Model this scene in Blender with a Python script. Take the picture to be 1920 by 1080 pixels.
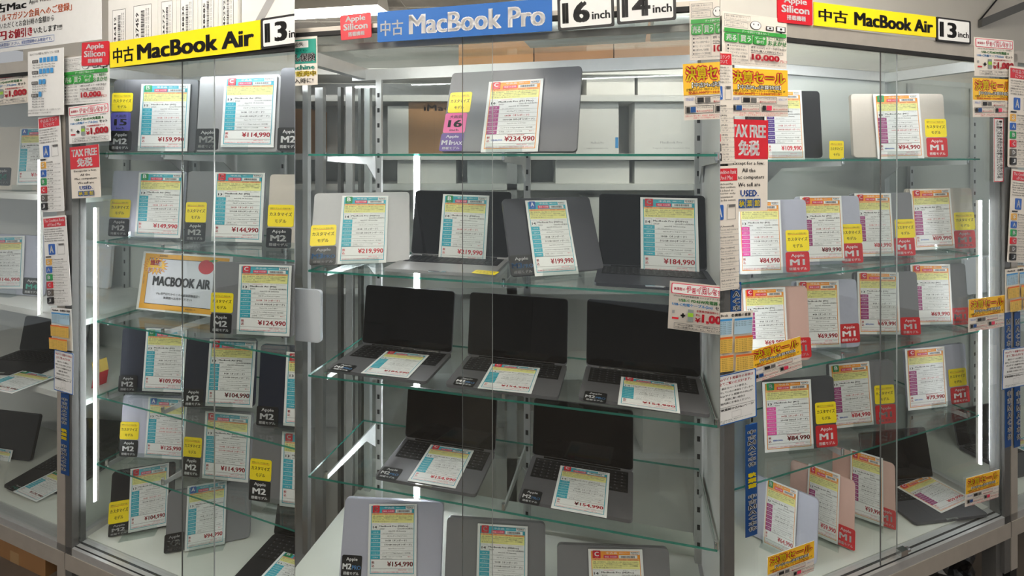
import bpy, bmesh, math, random
from mathutils import Matrix, Vector
random.seed(7)
for o in list(bpy.data.objects): bpy.data.objects.remove(o)
SC = bpy.context.scene
COL = SC.collection

# ------------------------------------------------------------------ camera
F, CX, HY, CH = 900.0, 960.0, 288.0, 1.70      # focal length in px, principal column, horizon row, eye height (m)
cam = bpy.data.cameras.new('camera')
cam.sensor_width = 36.0
cam.lens = F / 1920.0 * 36.0
cam.shift_y = -(540.0 - HY) / 1920.0
cam.clip_start = 0.02
camo = bpy.data.objects.new('camera', cam)
COL.objects.link(camo)
camo.location = (0, 0, CH)
camo.rotation_euler = (math.pi / 2, 0, 0)
SC.camera = camo

# ------------------------------------------------------------------ light and exposure
SC.view_settings.view_transform = 'Standard'
SC.view_settings.look = 'None'
SC.view_settings.gamma = 1.0
SC.view_settings.use_curve_mapping = False
SC.view_settings.exposure = 0.0
SC.cycles.transparent_max_bounces = 32
SC.cycles.use_adaptive_sampling = True
SC.cycles.adaptive_threshold = 0.09
SC.cycles.adaptive_min_samples = 16
SC.cycles.max_bounces = 6
SC.cycles.diffuse_bounces = 2
SC.cycles.glossy_bounces = 3
SC.cycles.sample_clamp_indirect = 6.0
SC.cycles.caustics_reflective = False
SC.cycles.caustics_refractive = False
w = bpy.data.worlds.new('shop_air'); SC.world = w
w.use_nodes = True
w.node_tree.nodes['Background'].inputs[0].default_value = (0.95, 0.97, 1.0, 1)
w.node_tree.nodes['Background'].inputs[1].default_value = 0.4
LED_POWER = 72.0
TUBE_POWER = 72.0

# ------------------------------------------------------------------ materials
def lin(c):
    c = c / 255.0
    return c / 12.92 if c <= 0.04045 else ((c + 0.055) / 1.055) ** 2.4
PAL = {  # name: (r, g, b, roughness, metallic, noise amount, noise scale)
 'paper': (236, 236, 233, .38, 0, .02, 40), 'ivory': (232, 224, 212, .42, 0, .02, 40), 'offwhite': (222, 219, 212, .5, 0, .03, 20),
 'teal': (62, 172, 190, .4, 0, 0, 0), 'orange': (245, 158, 52, .4, 0, 0, 0), 'magenta': (160, 62, 122, .4, 0, 0, 0),
 'pink_col': (222, 84, 160, .4, 0, 0, 0), 'purple': (82, 52, 132, .4, 0, 0, 0), 'violet': (92, 88, 178, .4, 0, 0, 0),
 'pink': (232, 106, 160, .4, 0, 0, 0), 'notice': (240, 236, 152, .45, 0, .02, 30), 'peach': (242, 188, 120, .45, 0, 0, 0),
 'yellow': (252, 226, 24, .32, 0, 0, 0), 'red': (206, 32, 46, .32, 0, 0, 0), 'rose_red': (226, 60, 92, .35, 0, 0, 0),
 'green': (30, 140, 74, .4, 0, 0, 0), 'sale_green': (50, 150, 60, .4, 0, 0, 0), 'blue': (36, 92, 176, .4, 0, 0, 0),
 'sign_blue': (22, 100, 180, .5, 0, 0, 0), 'sky_blue': (60, 150, 214, .4, 0, 0, 0), 'deep_blue': (16, 70, 132, .4, 0, 0, 0),
 'ink': (22, 21, 22, .45, 0, 0, 0), 'grey_ink': (96, 94, 92, .5, 0, 0, 0), 'light_ink': (160, 160, 160, .5, 0, 0, 0),
 'white_ink': (242, 242, 242, .4, 0, 0, 0), 'red_ink': (202, 36, 52, .45, 0, 0, 0), 'pink_ink': (220, 66, 96, .45, 0, 0, 0),
 'blue_ink': (38, 92, 180, .45, 0, 0, 0), 'green_ink': (24, 128, 50, .45, 0, 0, 0), 'orange_ink': (228, 110, 40, .45, 0, 0, 0),
 'mint_ink': (86, 200, 176, .4, 0, 0, 0), 'pro_blue': (84, 146, 206, .4, 0, 0, 0),
 'tag_black': (26, 26, 27, .3, 0, 0, 0), 'tag_red': (200, 34, 40, .3, 0, 0, 0), 'sale_yellow': (250, 196, 46, .4, 0, .03, 14),
 'poster_orange': (238, 174, 44, .4, 0, 0, 0), 'poster_white': (222, 224, 232, .4, 0, 0, 0), 'teal_poster': (36, 150, 132, .4, 0, 0, 0),
 'grade_s': (222, 168, 70, .4, 0, 0, 0), 'grade_d': (88, 82, 76, .4, 0, 0, 0), 'sheet_blue': (176, 208, 226, .45, 0, 0, 0),
 'sheet_gold': (238, 196, 92, .45, 0, 0, 0), 'can_grey': (150, 160, 156, .35, .4, 0, 0), 'can_green': (150, 196, 50, .4, 0, 0, 0),
 'silver': (168, 167, 168, .42, .35, .02, 90), 'lavender': (196, 197, 212, .42, .35, .02, 90), 'starlight': (214, 204, 192, .42, .35, .02, 90),
 'space_grey': (136, 135, 138, .42, .35, .02, 90), 'dark_grey': (84, 84, 88, .42, .35, .02, 90), 'midnight': (34, 40, 56, .42, .35, .02, 90),
 'black_metal': (38, 38, 41, .42, .35, .02, 90), 'space_black': (58, 59, 66, .42, .35, .02, 90), 'rose_gold': (232, 190, 176, .42, .35, .02, 90),
 'base_grey': (108, 107, 110, .42, .35, .02, 90),
 'laptop_white': (232, 233, 240, .35, .1, .01, 60),
 'screen': (6, 6, 8, .04, 0, 0, 0), 'bezel': (12, 12, 13, .12, 0, 0, 0), 'key_cap': (20, 20, 22, .5, 0, 0, 0), 'key_well': (9, 9, 10, .6, 0, 0, 0),
 'key_edge': (92, 92, 96, .5, 0, 0, 0),
 'aluminium': (196, 197, 196, .36, .5, .03, 60), 'alu_dark': (112, 112, 110, .36, .5, .03, 60), 'alu_warm': (198, 191, 180, .42, .55, .05, 25),
 'chrome': (222, 222, 222, .12, 1, 0, 0), 'slot': (14, 14, 14, .7, 0, 0, 0), 'rubber': (18, 18, 18, .7, 0, 0, 0),
 'deck': (206, 208, 199, .45, 0, .03, 12), 'board_white': (226, 226, 222, .42, 0, .03, 10), 'back_panel': (196, 201, 196, .3, 0, .03, 6),
 'wall_white': (216, 211, 200, .7, 0, .03, 5), 'wall_grey': (196, 200, 198, .6, 0, .04, 3), 'ceiling_white': (212, 207, 198, .8, 0, .05, 30),
 'floor_vinyl': (120, 110, 100, .45, 0, .12, 7), 'carton': (170, 124, 78, .75, 0, .08, 9), 'carton_tape': (188, 150, 104, .4, 0, .03, 9),
 'carton_dark': (150, 108, 72, .75, 0, .08, 9), 'box_white': (228, 227, 222, .45, 0, .02, 20), 'box_grey': (188, 192, 190, .5, 0, .03, 20),
 'black_bag': (14, 14, 15, .28, 0, .2, 22), 'cable_white': (226, 226, 222, .4, 0, 0, 0), 'lamp_body': (226, 222, 214, .4, 0, .02, 10),
 'wood': (146, 112, 84, .5, 0, .12, 5),
}
_m = {}
def mat(n):
    if n in _m: return _m[n]
    m = bpy.data.materials.new(n); m.use_nodes = True
    nt = m.node_tree; nd = nt.nodes; lk = nt.links
    if n in ('glass', 'glass_edge', 'acrylic'):
        nd.clear()
        out = nd.new('ShaderNodeOutputMaterial'); mix = nd.new('ShaderNodeMixShader')
        tr = nd.new('ShaderNodeBsdfTransparent'); gl = nd.new('ShaderNodeBsdfGlossy')
        lw = nd.new('ShaderNodeLayerWeight'); lw.inputs[0].default_value = 0.5
        pw = nd.new('ShaderNodeMath'); pw.operation = 'POWER'; pw.inputs[1].default_value = 4.5
        mu = nd.new('ShaderNodeMath'); mu.operation = 'MULTIPLY_ADD'
        mu.inputs[1].default_value = 0.5; mu.inputs[2].default_value = 0.035
        gl.inputs['Roughness'].default_value = 0.02
        gl.inputs['Color'].default_value = (.95, .98, .97, 1)
        tr.inputs['Color'].default_value = {'glass': (.97, .985, .979, 1), 'glass_edge': (.2, .62, .5, 1), 'acrylic': (.93, .955, .95, 1)}[n]
        if n == 'glass_edge':
            gl = nd.new('ShaderNodeBsdfPrincipled'); gl.inputs['Base Color'].default_value = (.03, .26, .2, 1); gl.inputs['Roughness'].default_value = .15
            mu.inputs[2].default_value = 0.55
        if n == 'acrylic': mu.inputs[2].default_value = 0.07
        lk.new(lw.outputs['Facing'], pw.inputs[0]); lk.new(pw.outputs[0], mu.inputs[0]); lk.new(mu.outputs[0], mix.inputs[0])
        lk.new(tr.outputs[0], mix.inputs[1]); lk.new(gl.outputs[0], mix.inputs[2]); lk.new(mix.outputs[0], out.inputs[0])
    elif n in ('led', 'tube'):
        nd.clear()
        out = nd.new('ShaderNodeOutputMaterial'); em = nd.new('ShaderNodeEmission')
        em.inputs[0].default_value = (.93, .96, 1, 1) if n == 'led' else (1, .93, .84, 1)
        em.inputs[1].default_value = LED_POWER if n == 'led' else TUBE_POWER
        lk.new(em.outputs[0], out.inputs[0])
    else:
        r, g, b, ro, me, na, ns = PAL[n]
        p = nd['Principled BSDF']; base = (lin(r), lin(g), lin(b), 1)
        p.inputs['Base Color'].default_value = base
        if n in ('screen', 'bezel'): p.inputs['Specular IOR Level'].default_value = .2
        p.inputs['Roughness'].default_value = ro; p.inputs['Metallic'].default_value = me
        if na:
            tc = nd.new('ShaderNodeTexCoord'); nz = nd.new('ShaderNodeTexNoise'); nz.inputs['Scale'].default_value = ns
            nz.inputs['Detail'].default_value = 4
            mp = nd.new('ShaderNodeMapRange'); mp.inputs[3].default_value = 1 - na * 2; mp.inputs[4].default_value = 1 + na * 2
            hs = nd.new('ShaderNodeHueSaturation'); hs.inputs['Color'].default_value = base
            lk.new(tc.outputs['Object'], nz.inputs[0]); lk.new(nz.outputs[0], mp.inputs[0])
            lk.new(mp.outputs[0], hs.inputs['Value']); lk.new(hs.outputs[0], p.inputs['Base Color'])
    _m[n] = m
    return m

# ------------------------------------------------------------------ mesh helpers
_tx = {}
def glyphs(s, bold, res):
    k = (s, bold, res)
    if k not in _tx:
        c = bpy.data.curves.new('g', 'FONT'); c.body = s; c.resolution_u = res; c.offset = bold
        o = bpy.data.objects.new('g', c); me = o.to_mesh()
        vs = [(v.co.x, v.co.y) for v in me.vertices]; fs = [tuple(p.vertices) for p in me.polygons]
        o.to_mesh_clear(); bpy.data.objects.remove(o); bpy.data.curves.remove(c)
        if not vs: vs = [(0, 0)]
        xs = [v[0] for v in vs]; ys = [v[1] for v in vs]
        _tx[k] = (vs, fs, min(xs), min(ys), max(xs), max(ys))
    return _tx[k]

class MB:
    def __init__(s): s.v = []; s.f = []; s.mi = []; s.mats = []
    def _m(s, n):
        if n not in s.mats: s.mats.append(n)
        return s.mats.index(n)
    def face(s, pts, m):
        k = len(s.v); s.v += [tuple(p) for p in pts]; s.f.append(tuple(range(k, k + len(pts)))); s.mi.append(s._m(m))
    def box(s, x0, x1, y0, y1, z0, z1, m, sides=None):
        k = len(s.v)
        s.v += [(x0, y0, z0), (x1, y0, z0), (x1, y1, z0), (x0, y1, z0), (x0, y0, z1), (x1, y0, z1), (x1, y1, z1), (x0, y1, z1)]
        q = [(0, 3, 2, 1), (4, 5, 6, 7), (0, 1, 5, 4), (1, 2, 6, 5), (2, 3, 7, 6), (3, 0, 4, 7)]
        for i, a in enumerate(q):
            s.f.append(tuple(k + j for j in a)); s.mi.append(s._m(sides if (sides and i >= 2) else m))
    def prism(s, pts, y0, y1, m, side=None):          # pts (x, z) counter-clockwise seen from -y
        n = len(pts); k = len(s.v)
        s.v += [(x, y0, z) for x, z in pts] + [(x, y1, z) for x, z in pts]
        s.f.append(tuple(range(k, k + n))); s.mi.append(s._m(m))
        s.f.append(tuple(range(k + 2 * n - 1, k + n - 1, -1))); s.mi.append(s._m(m))
        for i in range(n):
            j = (i + 1) % n
            s.f.append((k + j, k + i, k + n + i, k + n + j)); s.mi.append(s._m(side or m))
    def rr(s, x0, z0, x1, z1, r, y0, y1, m, side=None, n=4):
        s.prism(rrect(x0, z0, x1, z1, r, n), y0, y1, m, side)
    def rect(s, x0, z0, x1, z1, m, y=0.0): s.face([(x0, y, z0), (x1, y, z0), (x1, y, z1), (x0, y, z1)], m)
    def frame(s, x0, z0, x1, z1, t, m, y):
        s.rect(x0, z0, x1, z0 + t, m, y); s.rect(x0, z1 - t, x1, z1, m, y); s.rect(x0, z0, x0 + t, z1, m, y); s.rect(x1 - t, z0, x1, z1, m, y)
    def text(s, t, x0, z0, x1, z1, m, y=0.0, bold=0.0, res=1, rot=0):
        bold = max(bold, 0)
        vs, fs, a0, b0, a1, b1 = glyphs(t, 0, res)
        i = s._m(m); a0 -= bold; b0 -= bold; a1 += bold; b1 += bold
        sa = max(a1 - a0, 1e-6); sb = max(b1 - b0, 1e-6)
        # heavier strokes: the glyph laid over itself with small shifts
        sh = [(0, 0)] if bold == 0 else [(-bold, 0), (bold, 0)] if bold < .016 else [(-bold, -bold * .4), (bold, -bold * .4), (bold, bold * .4), (-bold, bold * .4)] if bold < .06 else \
             [(bold * math.cos(j * math.pi / 4), bold * math.sin(j * math.pi / 4)) for j in range(8)] + [(0, 0)]
        for da, db in sh:
            k = len(s.v)
            for a, b in vs:
                p, q = (a + da - a0) / sa, (b + db - b0) / sb
                if rot: p, q = 1 - q, p                # reads upwards
                s.v.append((x0 + p * (x1 - x0), y, z0 + q * (z1 - z0)))
            for f in fs: s.f.append(tuple(k + j for j in f)); s.mi.append(i)
    def tube(s, p0, p1, r, m, n=8, r1=None):
        p0 = Vector(p0); p1 = Vector(p1); d = (p1 - p0).normalized(); a = d.orthogonal().normalized(); b = d.cross(a); k = len(s.v)
        for p, rr_ in ((p0, r), (p1, r if r1 is None else r1)):
            for i in range(n):
                t = 2 * math.pi * i / n; s.v.append(tuple(p + (a * math.cos(t) + b * math.sin(t)) * rr_))
        for i in range(n):
            j = (i + 1) % n; s.f.append((k + i, k + j, k + n + j, k + n + i)); s.mi.append(s._m(m))
        s.f.append(tuple(range(k + n - 1, k - 1, -1))); s.mi.append(s._m(m)); s.f.append(tuple(range(k + n, k + 2 * n))); s.mi.append(s._m(m))
    def mesh(s, name):
        me = bpy.data.meshes.new(name); me.from_pydata(s.v, [], s.f)
        for n in s.mats: me.materials.append(mat(n))
        if s.mi: me.polygons.foreach_set('material_index', s.mi)
        me.update(); return me
    def build(s, name, parent=None, M=None): return link(name, s.mesh(name), parent, M)

def rrect(x0, z0, x1, z1, r, n=4):
    pts = []
    for cx, cz, a in ((x1 - r, z0 + r, -90), (x1 - r, z1 - r, 0), (x0 + r, z1 - r, 90), (x0 + r, z0 + r, 180)):
        for i in range(n + 1):
            t = math.radians(a + 90 * i / n); pts.append((cx + r * math.cos(t), cz + r * math.sin(t)))
    return pts

CAB = {}                                               # root object -> which case it belongs to
def link(name, data, parent=None, M=None):
    o = bpy.data.objects.new(name, data); COL.objects.link(o)
    if parent is not None: o.parent = parent
    if M is not None: o.matrix_basis = M
    return o
def tag(o, label, cat, group=None, kind=None):
    if label: o['label'] = label
    if cat: o['category'] = cat
    if group: o['group'] = group
    if kind: o['kind'] = kind
    return o
def thing(name, label, cat, M=None, group=None, cab=None):
    o = link(name, None, None, M); o.empty_display_size = .05
    tag(o, label, cat, group)
    if cab: CAB[o.name] = cab
    return o
def struct(o, cab=None, label=None):
    o['kind'] = 'structure'
    if label: o['label'] = label
    if cab: CAB[o.name] = cab
    return o

# ------------------------------------------------------------------ where things stand
C0 = Vector((0, 0, CH))
def ray(x, y): return Vector(((x - CX) / F, 1.0, (HY - y) / F))
def onz(x, y, z): r = ray(x, y); return C0 + r * ((z - CH) / r.z)
def onplane(x, y, P, n): r = ray(x, y); return C0 + r * ((P - C0).dot(n) / r.dot(n))
def frame(O, X, Y, Z): return Matrix(((X.x, Y.x, Z.x, O.x), (X.y, Y.y, Z.y, O.y), (X.z, Y.z, Z.z, O.z), (0, 0, 0, 1)))
UP = Vector((0, 0, 1))
class Case:
    def __init__(s, key, xr, Zr, D, shelves):
        s.key = key; n = math.hypot(F, D)
        s.O = Vector(((xr - CX) / F * Zr, Zr, 0)); s.u = Vector((abs(D) / n, (F if D > 0 else -F) / n, 0)); s.b = Vector((-s.u.y, s.u.x, 0))
        s.z = shelves; s.M = frame(s.O, s.u, s.b, UP)
    def at(s, x, y, d=0.0): return onplane(x, y, s.O + s.b * d, s.b)
    def loc(s, x, y, d=0.0):                            # pixel on the plane d behind the front glass -> (along, height)
        p = s.at(x, y, d); return (p - s.O).dot(s.u), p.z
    def sx(s, x, d=0.0): return s.loc(x, HY, d)[0]
    def P(s, a, d, z): return s.O + s.u * a + s.b * d + UP * z
dz = CH - 1.5
L = Case('L', 350, 1.5, -2510, [v + dz for v in (1.503, 1.185, .90, .63, .387, .128)])
M = Case('M', 950, 1.24, -3710, [CH - v for v in (.001, .348, .661, .963, 1.275)])
R = Case('R', 1640, 1.5, 2500, [v + dz for v in (1.482, 1.128, .85, .541, .207)])
SEAM = {'L': (None, 552.6), 'M': (553.4, 1349.6), 'R': (1350.4, None)}
TOPZ = {'L': 1.83 + dz, 'M': 1.875 + dz, 'R': 1.86 + dz}

# ------------------------------------------------------------------ printed cards, tags and sheets
FINE = ('標準モデルより性能が高い', '通電、動作確認済み。本体に使用に伴う小傷や擦れがありますが動作に', '問題はありません。充放電回数は少なめです。付属品は充電器とケーブル', 'のみとなります。詳しくはスタッフまでお尋ねください。三十日間保証', '外観：天板と底面に小さな傷、液晶はきれいです。キーボードにテカリ')
_sh = {}
def shared(key, fn):
    if key not in _sh: _sh[key] = fn()
    return _sh[key]
CW, CHH = 1.0, 1.4
def card_paper():
    b = MB(); b.box(0, CW, 0, .006, 0, CHH, 'paper'); return b.mesh('price_card')
def card_header(col):
    b = MB(); y = -.004
    b.rect(.05, 1.225, .95, 1.365, col, y); b.frame(.05, .06, .95, 1.365, .012, col, y)
    b.text('中古品', .33, 1.315, .53, 1.352, 'white_ink', y * 2); b.rect(.28, 1.235, .54, 1.295, 'rose_red', y * 2)
    b.text('保証 30日間', .30, 1.25, .52, 1.282, 'white_ink', y * 3)
    b.rect(.77, 1.305, .945, 1.36, 'paper', y * 2); b.text('管理番号', .785, 1.335, .93, 1.355, 'ink', y * 3, .02); b.text('38628', .80, 1.31, .92, 1.33, 'grey_ink', y * 3)
    b.text('秋葉館オンライン', .57, 1.325, .74, 1.345, 'white_ink', y * 2); b.rect(.56, 1.235, .90, 1.295, 'paper', y * 2)
    x = .60
    rnd = random.Random(3)
    while x < .86:
        ww = rnd.choice((.005, .009, .013)); b.rect(x, 1.245, x + ww, 1.285, 'grey_ink', y * 3); x += ww + rnd.choice((.005, .009))
    return b.mesh('header_band')
def card_notice():
    b = MB(); y = -.004
    b.rect(.062, 1.19, .938, 1.224, 'peach', y); b.text('ご購入前に必ずご確認ください　動作保証　初期不良対応', .08, 1.195, .92, 1.219, 'red_ink', y * 2)
    b.rect(.062, 1.035, .938, 1.19, 'notice', y)
    for i in range(4): b.text(FINE[i + 1], .085, 1.152 - i * .034, (.915, .915, .9, .6)[i], 1.178 - i * .034, 'grey_ink', y * 2)
    return b.mesh('notice_block')
def card_column(col):
    b = MB(); y = -.004
    for i in range(7):
        z = .82 - i * .08
        b.rect(.062, z, .25, z + .07, col, y)
        b.text(('OS', 'CPU', 'メモリ', 'ストレージ', 'グラフィック', 'キーボード', '付属品')[i], .10, z + .024, .21, z + .044, 'white_ink', y * 2)
        b.rect(.26, z - .006, .93, z - .003, 'grey_ink', y)
    b.rect(.062, .335, .938, .339, 'grey_ink', y); b.rect(.062, .155, .938, .159, 'grey_ink', y)
    b.text('消費税込 送料別途', .62, .125, .80, .145, 'pink_ink', y); b.text('本体のみ', .83, .125, .92, .145, 'light_ink', y)
    b.text('表示価格は税込です。商品の状態は必ず現物をご確認のうえお買い求めください', .08, .08, .92, .105, 'pink_ink', y)
    return b.mesh('spec_column')
GCOL = {'A': 'blue', 'B': 'green', 'C': 'red'}
def card_grade(g):
    b = MB(); b.rr(.08, 1.235, .225, 1.375, .015, -.012, -.002, GCOL[g]); b.text(g, .112, 1.275, .192, 1.36, 'white_ink', -.016, .03, 2)
    b.text('ランク', .125, 1.245, .18, 1.26, 'white_ink', -.016)
    return b.mesh('grade_badge')
def card_spec(sp):
    size, model, year, date, osn, chip, ram, rr_, ssd, sr_, col = sp
    b = MB(); y = -.004
    b.text('カスタマイズモデル', .27, 1.0, .47, 1.018, 'pink_ink', y); b.text(col, .62, 1.0, .90, 1.018, 'grey_ink', y)
    b.frame(.062, .90, .20, 1.015, .003, 'light_ink', y)
    b.text(size, .09, .925, .175, .975, 'ink', y, .02); b.text(model, .225, .945, .235 + .031 * len(model), .985, 'ink', y, .02)
    b.text(year, .23, .905, .33, .93, 'ink', y, .01); b.text('（%s発売）' % date, .60, .905, .93, .935, 'ink', y, .01)
    b.text(osn, .42, .862, .78, .888, 'ink', y, .01); b.text('最新の状態に更新済み', .30, .825, .52, .842, 'light_ink', y)
    b.text(chip + 'チップ/8コアCPU', .40, .765, .80, .79, 'ink', y)
    b.text(ram + '（オンボード）', .36, .672, .80, .715, 'red_ink' if rr_ else 'ink', y, .015)
    b.text(ssd + ' SSD(オンボード)', .34, .59, .90, .633, 'red_ink' if sr_ else 'ink', y, .015)
    b.text('Apple ' + chip + ' 10コアGPU', .42, .525, .76, .548, 'ink', y)
    b.text('バックライトMagic Keyboard（日本語）', .30, .44, .88, .468, 'ink', y)
    b.text('充電器・USB-Cケーブル付属', .29, .375, .70, .395, 'grey_ink', y); b.text('箱なし', .82, .375, .91, .395, 'red_ink', y)
    b.text('動作確認済み', .29, .346, .50, .363, 'light_ink', y)
    return b.mesh('lettering')
def card_price(p, old):
    b = MB(); y = -.004
    b.text('税', .08, .25, .135, .30, 'red_ink', y, .02); b.text('込', .08, .185, .135, .24, 'red_ink', y, .02)
    b.text('¥' + p, .40 if len(p) > 6 else .46, .185, .93, .295, 'red_ink', y, .025, 2)
    if old:
        b.text('¥' + old, .17, .20, .36, .245, 'blue_ink', y); b.rect(.16, .22, .37, .226, 'blue_ink', y * 2)
        b.text('期間限定特別価格', .45, .305, .75, .328, 'red_ink', y)
    return b.mesh('price')
AIR2 = ('13', 'MacBook Air (M2)', '2022', '2022年7月', 'macOS 14 Sonoma', 'M2')
AIR1 = ('13', 'MacBook Air (M1)', 'Mid2020', '2020年11月', 'macOS 14 Sonoma', 'M1')
PRO3 = ('14', 'MacBook Pro (M3Pro)', '2023', '2023年11月', 'macOS 14 Sonoma', 'M3 Pro')
PRO2 = ('14', 'MacBook Pro (M2Pro)', '2023', '2023年1月', 'macOS 14 Sonoma', 'M2 Pro')
def price_card(Mx, W, H, price, grade, style, spec, label, group, cab, old=None):
    col = 'teal' if style == 'T' else 'orange'; c2 = {'T': 'teal', 'O': 'magenta', 'P': 'pink_col', 'V': 'purple'}[style]
    o = link('price_card', shared('paper', card_paper), None, Mx @ Matrix.Diagonal((W, W, H / CHH, 1)))
    tag(o, label, 'price card', group); CAB[o.name] = cab
    link('header_band', shared(('h', col), lambda: card_header(col)), o)
    link('grade_badge', shared(('g', grade), lambda: card_grade(grade)), o)['label'] = {'A': 'blue', 'B': 'green', 'C': 'red'}[grade] + ' square grade badge with white letter ' + grade
    link('notice_block', shared('n', card_notice), o)
    link('spec_column', shared(('c', c2), lambda: card_column(c2)), o)
    link('lettering', shared(('s', spec), lambda: card_spec(spec)), o)
    link('price', shared(('p', price, old), lambda: card_price(price, old)), o)['label'] = 'red yen price in large digits'
    return o

TAGBG = {'Y': 'yellow', 'M2': 'tag_black', 'M4': 'tag_black', 'M3': 'tag_black', 'M3P': 'tag_black', 'M2P': 'tag_black', 'M1': 'tag_red', 'MAX': 'purple', '15': 'violet', '16': 'pink'}
def tag_mesh(k):
    b = MB(); b.rr(0, 0, 1, 1, .09, -.02, 0, TAGBG[k]); return b.mesh('custom_tag' if k == 'Y' else 'model_tag')
def tag_text(k):
    b = MB(); y = -.026
    if k == 'Y':
        b.text('標準モデルより性能が高い', .08, .80, .92, .87, 'ink', y); b.rect(.08, .765, .9, .78, 'red', y)
        b.text('カスタマイズ', .07, .48, .93, .66, 'ink', y, .02, 2); b.text('モデル', .28, .17, .72, .34, 'ink', y, .02, 2)
    elif k in ('15', '16'):
        b.text('大画面', .22, .72, .78, .90, 'ink', y, .015, 2); b.text(k, .18, .27, .82, .66, 'ink', y, .04, 3); b.text('inch', .3, .08, .7, .2, 'ink', y, .02, 2)
    else:
        b.text('Apple', .22, .70, .78, .90, 'white_ink', y, .015, 2); b.text('搭載モデル', .12, .09, .88, .24, 'white_ink', y, .02, 2)
        if k in ('M2', 'M1'): b.text(k, .16, .33, .80, .64, 'white_ink', y, .035, 3)
        if k in ('M4', 'M3'): b.text(k, .16, .33, .80, .64, 'mint_ink', y, .035, 3)
        if k == 'M2P': b.text('M2', .06, .34, .50, .62, 'white_ink', y, .035, 3); b.text('PRO', .53, .34, .96, .54, 'pro_blue', y, .01, 2)
        if k == 'M3P': b.text('M3', .06, .34, .50, .62, 'pro_blue', y, .035, 3); b.text('PRO', .53, .34, .96, .54, 'pro_blue', y, .01, 2)
        if k == 'MAX': b.text('M1', .06, .34, .46, .62, 'white_ink', y, .035, 3); b.text('MAX', .49, .34, .97, .54, 'white_ink', y, .01, 2)
    return b.mesh('lettering')
TAGLAB = {'Y': 'yellow custom model tag', 'M2': 'black M2 tag', 'M4': 'black M4 tag', 'M3': 'black M3 tag', 'M3P': 'black M3 PRO tag', 'M2P': 'black M2 PRO tag', 'M1': 'red M1 tag', 'MAX': 'purple M1 MAX tag', '15': 'violet 15 inch tag', '16': 'pink 16 inch tag'}
def add_tag(parent, k, Mx, W, H):
    o = link('custom_tag' if k == 'Y' else 'size_tag' if k in ('15', '16') else 'model_tag', shared(('t', k), lambda: tag_mesh(k)), parent, Mx @ Matrix.Diagonal((W, .03, H, 1)))
    if parent is not None: o['label'] = TAGLAB[k]
    link('lettering', shared(('tt', k), lambda: tag_text(k)), o)
    return o

def draw(b, W, H, items, part):
    n = 0
    for it in items:
        n += 1; y = -.0006 - .00012 * n
        k = it[0]
        if k == 't' and part == 't':
            _, s, x0, y0, x1, y1, m = it[:7]; bold = it[7] if len(it) > 7 else 0; res = it[8] if len(it) > 8 else 1; rot = it[9] if len(it) > 9 else 0
            b.text(s, x0 * W, (1 - y1) * H, x1 * W, (1 - y0) * H, m, y, bold, res, rot)
        if k == 'r' and part == 'r': _, x0, y0, x1, y1, m = it; b.rect(x0 * W, (1 - y1) * H, x1 * W, (1 - y0) * H, m, y)
        if k == 'rr' and part == 'r':
            _, x0, y0, x1, y1, m, r = it; b.prism(rrect(x0 * W, (1 - y1) * H, x1 * W, (1 - y0) * H, r * H), y, -.0003, m)
        if k == 'o' and part == 'r':
            _, x0, y0, x1, y1, m, t = it; b.frame(x0 * W, (1 - y1) * H, x1 * W, (1 - y0) * H, t * H, m, y)
        if k == 'p' and part == 'r': b.face([(x * W, y, (1 - yy) * H) for x, yy in it[1]], it[2])
def sheet(name, Mx, W, H, items, label, cat, cab, group=None, bg='paper', r=0.0, thick=.001, back=None):
    b = MB()
    if r: b.rr(0, 0, W, H, r * H, 0, thick, bg)
    else: b.box(0, W, 0, thick, 0, H, bg)
    o = b.build(name, None, Mx); tag(o, label, cat, group); CAB[o.name] = cab
    for part, nm in (('r', 'colour_panel'), ('t', 'lettering')):
        q = MB(); draw(q, W, H, items, part)
        if q.f: q.build(nm, o)
    return o
def quad_frame(P, X0, Zdir, TL, TR, BR, BL):
    """rectangle nearest to four points of a plane: (matrix, width, height)"""
    ex = ((TR - TL) + (BR - BL)) / 2; ez = ((TL - BL) + (TR - BR)) / 2
    W = ex.length; X = ex.normalized(); Zv = ez - X * ez.dot(X); H = Zv.length; Z = Zv.normalized(); Y = Z.cross(X)
    c = (TL + TR + BR + BL) / 4
    return frame(c - X * W / 2 - Z * H / 2, X, Y, Z), W, H
def front_quad(cs, q, d=-.004, level=False):
    pts = [cs.at(x, y, d) for x, y in q]
    if level:
        x0 = min((p - cs.O).dot(cs.u) for p in (pts[0], pts[3])); 
        l = ((pts[0] + pts[3]) / 2 - cs.O).dot(cs.u); r = ((pts[1] + pts[2]) / 2 - cs.O).dot(cs.u)
        t = (pts[0].z + pts[1].z) / 2; bz = (pts[2].z + pts[3].z) / 2
        return frame(cs.P(l, d, bz), cs.u, cs.b, UP), r - l, t - bz
    return quad_frame(None, None, None, *pts)
def xywh(x0, y0, x1, y1): return ((x0, y0), (x1, y0), (x1, y1), (x0, y1))

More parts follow.
